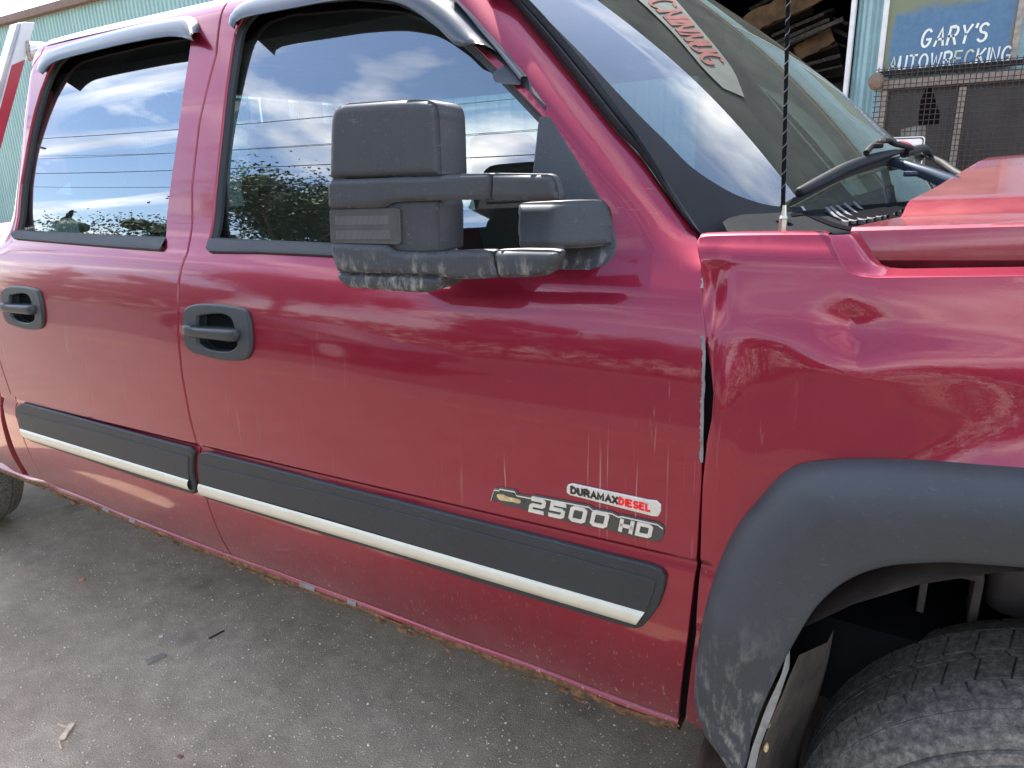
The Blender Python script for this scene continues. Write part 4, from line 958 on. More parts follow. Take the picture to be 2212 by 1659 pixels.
# back of the mirror, facing the door: cap and the mirror glass itself
def back(nm, px_, off, m_, k=1.):
    L = ML(px_); c = np.mean(L, 0); L = [(c[0]+(p[0]-c[0])*k, c[1]+(p[1]-c[1])*k) for p in L]
    return mesh(nm, [MW(p[0], p[1], off) for p in L], [tuple(range(len(L)))], m_, mir)
back('mirror_back_frame', headpx, -.074, M['mirror'], .99)
gm = simple('mirror_silver', (.30, .31, .32), .02, 1, None, .1, .01); back('mirror_glass', headpx, -.076, gm, .70)
sail = [(1168, 256), (1184, 258), (1238, 343), (1288, 423), (1321, 493), (1328, 530), (1322, 552), (1308, 568), (1274, 580), (1208, 579), (1160, 577), (1150, 500), (1152, 430), (1156, 367), (1163, 300)]
panel('mirror_sail_plate', xz(Sm, sail), [], Sm, M['mirror'], mir, res=.02, off=-.003, flange=.018, lip=.004)

# ------------------------------------------------------------------ cowl
def cowlz(u, v, dz=0): return hitF(u, v, lambda P: (1.364+dz-.20*np.maximum(P[:, 0]+.035+.30*np.abs((P[:, 1]-.985)/.865)**2.3, -.02))-P[:, 2], .0, 2.2, 700)
co_ = [(1561, 482), (1566, 474), (1590, 467), (1623, 459), (1696, 452), (1774, 445), (1860, 420), (1940, 396), (1992, 391), (2034, 399), (2050, 404), (2040, 440), (1990, 470), (1900, 490), (1845, 497), (1825, 499), (1800, 500), (1784, 503), (1700, 504), (1576, 505)]
def poly3(nm, pts, m_, par, down=.02):
    P = [Vector(p) for p in pts]; bm = bmesh.new(); t_ = [bm.verts.new(p) for p in P]; b_ = [bm.verts.new(p+Vector((0, 0.004, -down))) for p in P]
    f = bm.faces.new(t_); k = len(P)
    for i in range(k): bm.faces.new((t_[i], t_[(i+1) % k], b_[(i+1) % k], b_[i]))
    bmesh.ops.triangulate(bm, faces=[f]); return frombm(nm, bm, m_, par, 30)
def pxloft(nm, top, bot, dz, m_, par, nu=34, nv=8, edge=0):
    def rs(L, n_):
        L = catmull([np.array(p, float) for p in L], 6); d = [0]
        for a, b_ in zip(L, L[1:]): d.append(d[-1]+np.linalg.norm(b_-a))
        return [np.array((np.interp(t_, d, [p[0] for p in L]), np.interp(t_, d, [p[1] for p in L]))) for t_ in np.linspace(0, d[-1], n_)]
    T_, B_ = rs(top, nu), rs(bot, nu); cur = []
    for k in range(nv+1):
        s_ = k/nv; cur.append([cowlz(*(a*(1-s_)+b_*s_))+np.array([0, 0, dz]) for a, b_ in zip(T_, B_)])
    if edge: cur.append([p+np.array([.002, -.003, -.004]) for p in cur[-1]]); cur.append([p+np.array([.002, -.003, -edge]) for p in cur[-2]])
    return loft(nm, cur, m_, par, sm=60)
cw = pxloft('cowl_panel', [(1561, 480), (1568, 473), (1590, 467), (1623, 459), (1696, 451), (1774, 444), (1860, 419), (1940, 395), (1992, 390), (2034, 397), (2052, 402)],
            [(1563, 484), (1572, 500), (1590, 505), (1640, 505), (1710, 504), (1784, 503), (1813, 502), (1845, 499), (1900, 491), (1990, 470), (2056, 420)], 0, M['cowl'], truck, edge=.02)
pxloft('cowl_vent_shade_sheet', [(1782, 461), (1800, 453), (1860, 436), (1940, 410), (1985, 399), (2030, 400), (2046, 408)],
       [(1790, 466), (1815, 478), (1838, 487), (1880, 486), (1945, 474), (2000, 445), (2048, 414)], .002, M['black'], cw)  # black sheet laid on the cowl for the shade between slats
up = catmull([(1784, 458), (1806, 453), (1840, 443), (1875, 432), (1910, 420), (1945, 408), (1975, 400), (2000, 396)], 6)
lo = catmull([(1835, 488), (1872, 484), (1905, 477), (1940, 466), (1962, 452), (1985, 436), (2010, 418), (2032, 404)], 6)
for k in range(15):
    f = (k+.3)/15; i = min(int(f*(len(up)-1)), len(up)-1); j = min(int(f*(len(lo)-1)), len(lo)-1)
    A_, B_ = cowlz(*up[i]), cowlz(*lo[j]); L_ = np.linalg.norm(A_-B_)
    mid_ = A_*.5+B_*.5+np.array([0, .0, -.07*L_]); q_ = B_*.8+A_*.2+np.array([0, 0, -.055*L_])
    c3 = catmull([A_, mid_, q_, B_], 4)
    loft('cowl_slat', [[p+np.array([-.0015, -.002, -.004]) for p in c3], [p+np.array([-.0015, -.002, .007]) for p in c3], [p+np.array([.0015, .002, .008]) for p in c3], [p+np.array([.0015, .002, -.004]) for p in c3]], M['slat'], cw, sm=30)
pxloft('cowl_shade_strip', [(1706, 464), (1722, 460), (1738, 459), (1760, 466), (1800, 482), (1838, 493)], [(1710, 469), (1726, 467), (1740, 466), (1764, 477), (1800, 491), (1838, 500)], .0015, M['black'], cw, nv=2)  # black strip on the cowl surface paints the shade of a recess
# ---- antenna
ab = hitY(1690, 497, .13); at_ = hitY(1704, -60, .145)
ho = hitY(1693, 482, .125)
bm = bmesh.new(); bmesh.ops.create_circle(bm, cap_ends=True, radius=.0115, segments=24, matrix=Matrix.Translation(cowlz(1693, 481)+np.array([0, 0, .003])))
frombm('antenna_hole_disc', bm, M['black'], cw)  # flat black disc on the cowl, hole's shade put into its colour
mast = tube('antenna_mast', [ab+(at_-ab)*f for f in np.linspace(.06, 1, 12)], [.0030]*4+[.0026]*8, M['black'], truck, 8)
hel = []
for k in range(240):
    f = .14+.86*k/239; p = ab+(at_-ab)*f; an = k*.42; hel.append(p+np.array([math.cos(an)*.0027, math.sin(an)*.0027, 0]))
tube('antenna_spiral', hel, .0007, simple('spiral_grey', (.10, .10, .10), .5), mast, 5)
bm = bmesh.new(); bmesh.ops.create_cone(bm, cap_ends=True, segments=6, radius1=.0060, radius2=.0060, depth=.022, matrix=Matrix.Translation(ab+np.array([0, 0, .004])))
bmesh.ops.create_cone(bm, cap_ends=True, segments=16, radius1=.0062, radius2=.0045, depth=.004, matrix=Matrix.Translation(ab+np.array([0, 0, .018])))
bm_tube(bm, [ab+np.array([0, 0, .018]), ab+np.array([.0, 0, .034])], [.0042, .0028], 10)
frombm('antenna_nut', bm, M['brass'], mast, 30)

# ---- wiper
def wp(u, v, lift): return onW(u, v, lift)
bl = [(1702, 441), (1716, 436), (1745, 421), (1775, 405), (1805, 389), (1840, 374), (1880, 361), (1910, 352), (1936, 346)]
cb2 = catmull([wp(u, v, .022) for u, v in bl], 5); n2 = len(cb2); bm = bmesh.new()
rad = [.0045+.0062*math.sin(math.pi*min(1, (i/n2)*1.05+.06))**.6 for i in range(n2)]; rad[0] = .004
bm_tube(bm, cb2, rad, 12); wb = frombm('wiper_blade', bm, M['wiper'], truck, 60)
cs = catmull([wp(u, v+9, .010) for u, v in bl], 5)
loft('wiper_rubber', [[p+np.array([.0, 0, .008]) for p in cs], [p+np.array([-.006, 0, -.006]) for p in cs]], M['rubber'], wb)
blc = [(1948, 352), (1960, 346), (1985, 342), (1998, 352)]
bm = bmesh.new(); bm_tube(bm, catmull([wp(1936, 350, .02), wp(1955, 346, .024), wp(1975, 342, .026), wp(1990, 345, .02)], 4), [.009]*13, 10); frombm('wiper_blade_end', bm, M['wiper'], wb, 60)
br = [(1840, 366), (1852, 352), (1870, 341), (1888, 337), (1900, 343), (1925, 348), (1940, 352)]
bm = bmesh.new(); c_ = catmull([wp(u, v, .034) for u, v in br], 4); bm_tube(bm, c_, [.0052]*len(c_), 8)
bm_box(bm, wp(1862, 350, .034), (.018, .04, .009), Matrix.Rotation(.3, 3, 'Z'), .004); frombm('wiper_bridge', bm, M['wiper'], wb, 50)
bm = bmesh.new(); bm_box(bm, wp(1868, 345, .040), (.009, .032, .004), Matrix.Rotation(.3, 3, 'Z'), .001); frombm('wiper_lock_tab', bm, simple('rusty_orange_tab', (.20, .085, .05), .6, 0, None, .1, .4, 60), wb, 30)
bm = bmesh.new(); arm_ = [wp(1905, 346, .045), hitY(1950, 358, .62), hitY(2010, 380, .62), hitY(2060, 398, .60)]
arm_ = [hitY(1905, 346, .66), hitY(1955, 357, .64), hitY(2010, 377, .61), hitY(2075, 402, .58)]
bm_tube(bm, arm_, [.006, .010, .013, .014], 8); bm_box(bm, hitY(1985, 375, .62), (.05, .02, .01), None, .003); frombm('wiper_arm', bm, simple('wiper_arm_blueblack', (.02, .03, .045), .25), truck, 60)
bm = bmesh.new(); bm_tube(bm, [hitY(1985, 336, 1.15), hitY(2000, 334, 1.12), hitY(2035, 352, 1.0), hitY(2065, 374, .95), hitY(2100, 392, .9)], [.008, .006, .008, .009, .009], 8)
bm_tube(bm, catmull([hitY(1930, 360, 1.0), hitY(1955, 345, 1.05), hitY(1985, 338, 1.15)], 4), .013, 10); frombm('wiper_arm', bm, M['wiper'], truck, 60)

# ------------------------------------------------------------------ hood
def hp(u, v, y): return hitY(u, v, y)
hr = [(1885, 580, .118), (1868, 562, .112), (1850, 525, .112), (1838, 499, .118), (1841, 491, .124), (1870, 484, .17), (1922, 473, .25), (1945, 469, .275), (1950, 462, .285), (1960, 440, .33), (1966, 432, .345), (1985, 423, .40), (2022, 404, .48), (2070, 375, .63), (2112, 350, .80)]
hf = [(2212, 579, .125), (2212, 562, .112), (2212, 525, .112), (2212, 489, .118), (2212, 482, .124), (2212, 474, .17), (2212, 466, .25), (2212, 459, .275), (2212, 453, .285), (2212, 432, .33), (2212, 424, .345), (2212, 414, .40), (2212, 397, .48), (2212, 368, .63), (2212, 342, .80)]
cur = []
for a_, b_ in zip(hr, hf):
    A_, B_ = hp(*a_), hp(*b_); d = B_-A_; d[1] = 0; ln = 1.25/max(d[0], .05)
    row = [A_+d*s for s in (0, .004, .03, .1, .3, .6, 1.0, 1.8, ln)]
    cur.append(row)
lastr = cur[-1]
for yy, dz in ((1.0, .008), (1.3, -.005), (1.6, -.04), (1.85, -.09)):
    cur.append([np.array([p[0]+.02, yy, p[2]+dz]) for p in lastr])
loft('hood', cur, M['paint_hood'], truck, sm=25)
e0 = [c[0] for c in cur[:15]]; loft('hood_edge', [e0, [p+np.array([-.001, .002, -.003]) for p in e0], [p+np.array([.012, .012, -.012]) for p in e0], [p+np.array([.03, .04, -.03]) for p in e0]], M['paint_hood'], truck, sm=60)
e1 = [hp(1885, 581, .118), hp(1910, 586, .12), hp(2000, 585, .122), hp(2212, 580, .125)]

# ------------------------------------------------------------------ bed, rack
def Sbed(x, z): return S0(x, z, False)+.006-.0
gapb = xz(Sbed, [(0, 855), (1, 902), (18, 968), (48, 1024)])
mesh('bed_gap_shade_sheet', [(-2.62, .13, .52), (-2.15, .13, .52), (-2.15, .13, 1.25), (-2.62, .13, 1.25)], [(0, 1, 2, 3)], M['black'], truck)  # black sheet behind the cab and bed gap in place of its shade
bed = [(-2.485, 1.27), (gapb[0][0]-.012, 1.0)]+gapb+[(gapb[-1][0]-.02, gapb[-1][1]-.02), (-2.80, .52), (-2.88, .56), (-2.92, .70), (-2.99, .82), (-3.12, .90), (-3.3, .93), (-3.5, .92), (-3.7, .82), (-3.8, .6), (-4.3, .6), (-4.3, 1.27)]
panel('bed_side', bed, [], Sbed, M['paint_bed'], truck, res=.04, flange=.03)
mesh('bed_rail', [(-2.47, .075, 1.272), (-4.3, .075, 1.272), (-4.3, .20, 1.275), (-2.47, .20, 1.275)], [(0, 1, 2, 3)], M['black'], truck)
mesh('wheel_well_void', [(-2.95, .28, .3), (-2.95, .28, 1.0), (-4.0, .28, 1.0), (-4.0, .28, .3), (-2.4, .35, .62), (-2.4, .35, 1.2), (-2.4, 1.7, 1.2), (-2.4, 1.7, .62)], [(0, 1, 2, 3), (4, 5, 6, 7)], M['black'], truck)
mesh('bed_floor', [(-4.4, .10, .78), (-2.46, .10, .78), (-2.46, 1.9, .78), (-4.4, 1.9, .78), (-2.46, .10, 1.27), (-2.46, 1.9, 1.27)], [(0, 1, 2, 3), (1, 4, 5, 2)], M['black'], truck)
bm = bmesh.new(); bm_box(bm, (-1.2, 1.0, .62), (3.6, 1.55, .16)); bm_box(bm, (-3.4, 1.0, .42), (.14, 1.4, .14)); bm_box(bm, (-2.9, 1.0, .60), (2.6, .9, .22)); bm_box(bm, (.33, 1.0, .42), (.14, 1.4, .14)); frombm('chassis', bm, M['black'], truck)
rack = empty('headache_rack', (-2.6, .25, 1.28), 'white aluminium headache rack post with red reflective tape behind the cab', 'rack')
def sq(nm, a_, b_, wx, wy, m_, par):
    a_, b_ = Vector(a_), Vector(b_); d = (b_-a_); L = d.length; q = d.to_track_quat('Z', 'X')
    bm = bmesh.new(); bm_box(bm, (0, 0, 0), (wx, wy, L), None, .003)
    for v in bm.verts: v.co = q @ v.co + (a_+b_)/2
    return frombm(nm, bm, m_, par, 35)
XR = -2.50
tl, tm, tr = [hitX(u, v, XR) for u, v in ((37, 50), (50, 47), (76, 49))]
bl_, bmid, br_ = [hitX(u, v, XR) for u, v in ((-28, 270), (-10, 272), (20, 250))]
def post(nm, a, b_, c, d, m_, depth, f0=0., f1=1.):
    A0 = a*(1-f0)+d*f0; B0 = b_*(1-f0)+c*f0; C0 = b_*(1-f1)+c*f1; D0 = a*(1-f1)+d*f1
    return prism(nm, [A0, B0, C0, D0], (-depth, 0, 0), m_, rack, bev=.002, seg=2)
ext = lambda t_, b_, k: t_+(b_-t_)*k
post('post_face', tm, tr, ext(tr, br_, 1.9), ext(tm, bmid, 1.9), M['whitepaint'], .05)
post('post_side', tl, tm+np.array([-.012, 0, 0]), ext(tm, bmid, 1.9)+np.array([-.012, 0, 0]), ext(tl, bl_, 1.9), M['alu'], .045)
fce = [ext(tm, bmid, .42), ext(tr, br_, .40), ext(tr, br_, 1.88), ext(tm, bmid, 1.88)]
prism('reflective_tape', [p+np.array([.0008, 0, 0]) for p in fce], (.0012, 0, 0), M['redtape'], rack, bev=0)
w0 = ext(tr, br_, .24)
tube('crossbar', [hitX(62, 108, XR)+np.array([-.02, 0, 0]), hitX(62, 108, XR)+np.array([-.02, 1.35, .06])], .028, M['alu'], rack, 12)
bm = bmesh.new()
for k in range(7): bmesh.ops.create_uvsphere(bm, u_segments=8, v_segments=6, radius=.006, matrix=Matrix.Translation(hitX(60+.6*k, 92+6*k, XR+.004)))
frombm('weld_bead', bm, simple('weld_tan', (.35, .27, .23), .6, 0, 100, .4, .3, 60), rack, 60)

# ------------------------------------------------------------------ cab interior
def soft(nm, c, s, m_, par, bev=.05, rot=None):
    bm = bmesh.new(); bm_box(bm, c, s, rot, 0)
    bmesh.ops.bevel(bm, geom=bm.edges[:], offset=bev, segments=4, affect='EDGES', profile=.6); return frombm(nm, bm, m_, par, 50)
def seat(x, y, wd=.5, hi=True):
    b0 = soft('seat_back', (x-.05, y, 1.12 if hi else 1.06), (.13, wd, .70 if hi else .58), M['seat'], truck, .055, Matrix.Rotation(-.2, 3, 'Y'))
    soft('seat_cushion', (x+.22, y, .86), (.52, wd, .15), M['seat'], b0, .05)
    if hi: soft('headrest', (x-.155, y, 1.475), (.12, .36, .20), M['seat'], b0, .058, Matrix.Rotation(-.12, 3, 'Y'))
seat(-1.36, .50); seat(-1.36, 1.48)
seat(-2.05, .55, .7, False); seat(-2.05, 1.42, .7, False)
for yy in (.5, 1.45): soft('headrest', (-2.17, yy, 1.40), (.09, .26, .13), M['seat'], truck, .04)
box('cab_floor', (-1.25, 1.0, .72), (2.1, 1.6, .04), M['trimgrey'], truck)
dash = soft('dashboard', (-.42, 1.0, 1.16), (.40, 1.56, .26), M['trimgrey'], truck, .05)
loft('dash_top', [[(-.62, y, 1.30), (-.45, y, 1.325), (-.30, y, 1.31), (-.19, y, 1.29)] for y in (.24, .6, 1.0, 1.4, 1.72)], M['trimgrey'], truck, sm=60)
bm = bmesh.new(); pts = [Vector((0, math.cos(a)*.185, math.sin(a)*.185)) for a in np.linspace(0, 2*math.pi, 33)]
bm_tube(bm, pts, .014, 8, False); bm_tube(bm, [(0, -.18, 0), (0, .18, 0)], .016, 6); bm_tube(bm, [(0, 0, 0), (.25, 0, -.08)], .03, 8)
for v in bm.verts: v.co = Matrix.Rotation(R(-25), 3, 'Y') @ v.co + Vector((-.75, 1.5, 1.17))
frombm('steering_wheel', bm, M['trimgrey'], truck, 60)
# headliner, rear window wall, inner door cards
loft('headliner', [[(-2.28, y, z) for y, z in ((.28, 1.74), (.34, 1.775), (.5, 1.80), (1, 1.82), (1.5, 1.80), (1.64, 1.775), (1.7, 1.74))], [(-.78, y, z) for y, z in ((.28, 1.74), (.34, 1.775), (.5, 1.80), (1, 1.82), (1.5, 1.80), (1.64, 1.775), (1.7, 1.74))]], M['headliner'], truck, sm=60)
loft('roof_rail_trim', [[(x_, y, z) for x_ in (-2.31, -1.5, -.76)] for y, z in ((.243, 1.806), (.250, 1.775), (.275, 1.742), (.32, 1.75))], M['black'], truck)
bw = bmesh.new()
for c_, s_ in (((-2.33, 1.0, .98), (.04, 1.6, .56)), ((-2.30, .37, 1.49), (.04, .20, .52)), ((-2.30, 1.61, 1.49), (.04, .20, .52)), ((-2.30, 1.0, 1.79), (.04, 1.34, .12)), ((-2.31, .8, 1.49), (.02, .02, .46)), ((-2.31, 1.2, 1.49), (.02, .02, .46))): bm_box(bw, c_, s_)
frombm('cab_back_wall', bw, M['headliner'], truck)
mesh('back_window_glass', [(-2.32, .45, 1.25), (-2.32, 1.52, 1.25), (-2.30, 1.52, 1.72), (-2.30, .45, 1.72)], [(0, 1, 2, 3)], M['glass_r'], truck)
# near-side trim: door card and pillar trim facing the cabin
bm = bmesh.new(); bm_box(bm, (-1.25, .075, .98), (2.1, .05, .56)); frombm('door_card', bm, M['trimgrey'], truck)
# the far side of the cab: body below the belt, pillars, roof rail
YF = 1.97
bm = bmesh.new(); bm_box(bm, (-1.2, YF-.06, .90), (2.4, .10, .74)); frombm('far_side_doors', bm, M['paint'], truck)
def fpost(nm, x0, x1, wd, m_=M['trimgrey']):
    bm = bmesh.new(); 
    v = [bm.verts.new(p) for p in ((x0, YF-.07, 1.25), (x0+wd, YF-.07, 1.25), (x1+wd, YF-.21, 1.76), (x1, YF-.21, 1.76))]
    f = bm.faces.new(v); r_ = bmesh.ops.extrude_face_region(bm, geom=[f]); bmesh.ops.translate(bm, verts=[g for g in r_['geom'] if isinstance(g, bmesh.types.BMVert)], vec=(0, -.05, 0)); return frombm(nm, bm, m_, truck)
fpost('far_pillar', -2.36, -2.32, .12); fpost('far_pillar', -1.50, -1.47, .13); fpost('far_pillar', -.36, -.80, .09)
mesh('window_glass', [(-2.3, YF-.075, 1.27), (-.4, YF-.075, 1.27), (-.80, YF-.215, 1.76), (-2.27, YF-.215, 1.76)], [(0, 1, 2, 3)], glass('far_glass', (.45, .56, .54), 1.4, .05), truck)
bm = bmesh.new(); bm_box(bm, (-1.5, YF-.23, 1.79), (1.7, .06, .08)); frombm('far_roof_rail', bm, M['trimgrey'], truck)
bm = bmesh.new(); bm_box(bm, (.35, 1.93, 1.05), (1.4, .08, .55)); bm_box(bm, (-3.4, 1.93, .95), (1.9, .06, .6)); frombm('far_side_panels', bm, M['paint'], truck)

# ------------------------------------------------------------------ ground
g_ = 220
gp = mesh('ground', [(-g_, -g_, 0), (g_, -g_, 0), (g_, g_, 0), (-g_, g_, 0)], [(0, 1, 2, 3)], M['asphalt'], kind='structure')
def lay(nm, x0, y0, x1, y1, z, m_, **kw): return mesh(nm, [(x0, y0, z), (x1, y0, z), (x1, y1, z), (x0, y1, z)], [(0, 1, 2, 3)], m_, **kw)
lay('unseen_dark_strip', -60, -4.1, 60, -0.66, .004, simple('dark_strip_asphalt', (.135, .115, .095), .85, 0, 200, .5, .2, 5), kind='structure')  # added unseen dark strip, cuts sunlit ground's bounce and reflection in the paint
lay('road', -60, -12.5, 60, -4.1, .004, simple('road_asphalt', (.055, .053, .05), .85, 0, 200, .5, .15, 6), kind='structure')
lay('road_edge_line', -60, -3.10, 60, -3.04, .008, simple('road_yellow', (.30, .20, .08), .7, 0, None, .1, .5, 3), kind='structure')
lay('verge', -60, -40, 60, -12.5, .012, simple('dry_verge', (.07, .075, .04), .95, 0, 30, .6, .3, 3), kind='structure')
# chips and pebbles lying on the asphalt
rs = np.random.default_rng(11); bm = bmesh.new()
for k in range(2600):
    u = rs.uniform(-60, 1500); v = rs.uniform(1100, 1700)
    q = ray(u, v); t_ = CAM[2]/-q[2]; p = CAM+q*t_
    if not (-4.5 < p[0] < 0 and -1 < p[1] < 1.2): continue
    s = rs.uniform(.0008, .0026)*(1.8 if rs.random() < .04 else 1); bmesh.ops.create_icosphere(bm, subdivisions=1, radius=s, matrix=Matrix.Translation((p[0], p[1], s*.4)) @ Matrix.Rotation(rs.uniform(0, 3), 4, 'Z') @ Matrix.Diagonal((1.4, 1, .7, 1)))
frombm('gravel', bm, simple('pale_chippings', (.62, .56, .46), .8, 0, None, .1, .4, 80), None, 60, kind='stuff')
def debris(nm, u, v, sx, sy, sz, rz, m_, lab, cat, grp=None, rag=.3):
    q = ray(u, v); t_ = CAM[2]/-q[2]; p = CAM+q*t_; bm = bmesh.new(); n_ = 9; rr_ = random.Random(int(u*7+v)); ring = []
    for k in range(n_):
        f = k/(n_-1); ring.append((-sx/2+sx*f, sy/2*(1-rag*rr_.random())))
    for k in range(n_): f = 1-k/(n_-1); ring.append((-sx/2+sx*f, -sy/2*(1-rag*rr_.random())))
    f_ = bm.faces.new([bm.verts.new((a, b_, 0)) for a, b_ in ring]); r_ = bmesh.ops.extrude_face_region(bm, geom=[f_]); bmesh.ops.translate(bm, verts=[g for g in r_['geom'] if isinstance(g, bmesh.types.BMVert)], vec=(0, 0, sz))
    bmesh.ops.transform(bm, matrix=Matrix.Rotation(rz, 4, 'Z') @ Matrix.Rotation(.05, 4, 'Y'), verts=bm.verts)
    o = frombm(nm, bm, m_); o.location = (p[0], p[1], .002); return apply_tag(o, lab, cat, grp)
debris('wood_chip', 146, 1583, .060, .018, .006, 2.25, M['wood'], 'splintered brown wood chip lying on the asphalt at the lower left', 'wood chip')
debris('wood_splinter', 135, 1570, .030, .006, .004, .2, M['wood'], 'short pale splinter lying beside the larger wood chip', 'splinter')
debris('wood_splinter', 130, 1612, .034, .004, .003, -.3, M['wood'], 'thin pale splinter on the asphalt below the wood chip', 'splinter')
debris('rubber_scrap', 336, 1425, .055, .024, .006, 1.3, simple('grey_scrap', (.26, .22, .19), .8), 'flat grey scrap with a dark edge lying on the asphalt under the doors', 'scrap')
debris('stick', 468, 1373, .055, .005, .004, 1.5, simple('dark_twig', (.03, .025, .02), .9), 'thin dark twig lying on the asphalt right of the grey scrap', 'twig')
debris('orange_chip', 178, 1254, .018, .014, .006, .4, simple('orange_chip_m', (.55, .22, .12), .6), 'small orange stone chip on the asphalt near the rear wheel', 'stone chip')
debris('red_chip', 390, 1636, .014, .009, .003, .2, simple('red_chip_m', (.25, .08, .05), .6), 'tiny red brown chip on the asphalt at the bottom edge', 'stone chip')
debris('white_pebble', 348, 1377, .012, .010, .006, 1., simple('white_pebble_m', (.6, .57, .5), .6), 'small white pebble lying above the flat grey scrap', 'pebble')

# ------------------------------------------------------------------ workshop across the yard
YB = 8.0
bld = empty('workshop_building', (-8, YB, 0), 'teal corrugated metal workshop with brown gutter and a burned out doorway behind the truck', 'building')
def fx(u, v, y=YB): return hitY(u, v, y)[0]
xl = -34.; x_end = fx(532, 10); ztop = 4.84
pitch = .125; pw = pitch*8
pm = None; x = x_end-pw; idx = 0
def corr(nrib, pitch, z0, z1, d=.022):
    V = []; F = []
    prof = []
    for k in range(nrib): 
        a = k*pitch; prof += [(a, 0), (a+pitch*.62, 0), (a+pitch*.70, -d), (a+pitch*.92, -d)]
    prof.append((nrib*pitch, 0))
    for px_, dy in prof: V += [(px_, dy, z0), (px_, dy, z1)]
    for k in range(len(prof)-1): F.append((2*k, 2*k+2, 2*k+3, 2*k+1))
    return V, F
V, F = corr(8, pitch, 0, ztop-.02); first = None
while x > xl:
    if first is None: first = mesh('wall_panel', V, F, M['teal'], bld); o = first
    else: o = first.copy(); COL.objects.link(o)
    o.matrix_parent_inverse = Matrix.Translation(-bld.location); o.location = (x, YB, 0); x -= pw
box('gutter', ((xl+x_end)/2, YB-.07, ztop+.06), (x_end-xl, .16, .15), M['brown'], bld, bev=.01)
box('roof_fascia', ((xl+x_end)/2, YB+.1, ztop+.02), (x_end-xl, .3, .04), M['brown'], bld)
# sooty brick block with a tarp on top
xb1 = fx(660, 20); ch = empty('brick_stack', ((x_end+xb1)/2, YB+.5, 0), 'sooty brick and lath wall top between the teal cladding and the dark doorway', 'wall')
zb_ = hitY(560, 22, YB)[2]
box('wall_core', ((x_end+xb1)/2, YB+.30, zb_/2), (xb1-x_end, .5, zb_-.02), simple('mortar', (.22, .18, .16), .9, 0, 30, .5, .4, 8), ch)
bk_ = None
for r_ in range(7):
    zz = zb_-.045-r_*.085
    for k in range(int((xb1-x_end)/.22)):
        xx = x_end+.12+k*.22+(.11 if r_ % 2 else 0)
        if xx > xb1-.1: continue
        if bk_ is None:
            bk_ = box('brick', (0, 0, 0), (.205, .04, .068), M['brick'], ch, bev=.004); o = bk_
        else: o = bk_.copy(); COL.objects.link(o)
        o.parent = ch; o.matrix_parent_inverse = Matrix.Translation(-ch.location); o.location = (xx, YB+.04+random.uniform(-.006, .006), zz)
n_ = 22; V = []; F = []; rt = np.random.default_rng(5)
for j in range(9):
    for i in range(n_):
        V.append((x_end-.05+(xb1-x_end+.1)*i/(n_-1), YB-.05+.02*math.sin(i*1.1)+.03*rt.random()+(.12*max(0, j-5)), zb_+.01+.10*j+.03*math.sin(i*.9+j)+.02*rt.random()-(.03*abs(math.sin(i*.7)) if j == 0 else 0)))
for j in range(8):
    for i in range(n_-1): F.append((j*n_+i, j*n_+i+1, (j+1)*n_+i+1, (j+1)*n_+i))
tp = mesh('tarpaulin', V, F, M['tarp'], None, 80); apply_tag(tp, 'crumpled bright blue tarpaulin draped over the sooty wall top', 'tarpaulin')
# plain teal wall with pale posts seen through the cab windows
xo = fx(1380, 60); V, F = corr(8, .20, 0, 4.9, .03); x = xb1; f2 = None
while x < xo-.5:
    if f2 is None: f2 = mesh('wall_panel', V, F, M['tealflat'], bld); o = f2
    else: o = f2.copy(); COL.objects.link(o)
    o.matrix_parent_inverse = Matrix.Translation(-bld.location); o.location = (x, YB, 0); x += 1.6
for u in (565, 650, 722, 790): box('wall_post', (fx(u, 260), YB-.12, 2.4), (.12, .12, 4.8), simple('pale_post', (.55, .58, .56), .5), bld, bev=.01)
for u, w2 in ((605, .7), (690, .5), (755, .5)): box('dark_window', (fx(u, 250), YB-.06, 2.2), (w2, .05, 1.6), simple('mauve_dark_pane', (.13, .11, .14), .3), bld, bev=.01)
# burned doorway: jamb, post, dark room with rafters
xj = fx(1836, 100); 
jt, jb = hitY(1837, 20, YB-.05), hitY(1823, 240, YB-.05)
box('door_jamb', (hitY(1837, 100, YB-.05)[0], YB-.06, 2.4), (.045, .10, 4.8), M['whitepaint'], bld, bev=.004)
xp0, xp1 = fx(1846, 100), fx(1907, 100)
V = []; F = []
pf = [(0, 0), (.06, -.02), (.12, 0), (.2, -.025), (.3, -.01), (.38, -.03), (.5, -.03), (.62, 0), (.7, -.012), (.8, 0), (.9, -.03), (1.02, -.03), (1.35, 0)]
for f, dy in pf: V += [(xp0+(xp1-xp0)*f, YB+dy, 0), (xp0+(xp1-xp0)*f, YB+dy, 4.9)]
for k in range(len(pf)-1): F.append((2*k, 2*k+2, 2*k+3, 2*k+1))
mesh('corner_cladding', V, F, M['tealflat'], bld)
xr = 6.0
mesh('facade_wall', [(xp1+.05, YB+.02, 0), (xr, YB+.02, 0), (xr, YB+.02, 4.9), (xp1+.05, YB+.02, 4.9)], [(0, 1, 2, 3)], M['tealflat'], bld)
box('gutter', ((xb1+xr)/2, YB-.05, 4.96), (xr-xb1, .16, .12), M['brown'], bld, bev=.01)
x0r, x1r = xo-1.2, xj+.02
rm = bmesh.new()
for q in ([(x0r, YB, 0), (x0r, YB+9, 0), (x0r, YB+9, 5), (x0r, YB, 5)], [(x1r+.5, YB+.1, 0), (x1r+2.5, YB+9, 0), (x1r+2.5, YB+9, 5), (x1r+.5, YB+.1, 5)], [(x0r, YB+9, 0), (x1r+2.5, YB+9, 0), (x1r+2.5, YB+9, 5), (x0r, YB+9, 5)], [(x0r, YB, 5), (x1r+2.5, YB, 5), (x1r+2.5, YB+9, 5), (x0r, YB+9, 5)]):
    rm.faces.new([rm.verts.new(p) for p in q])
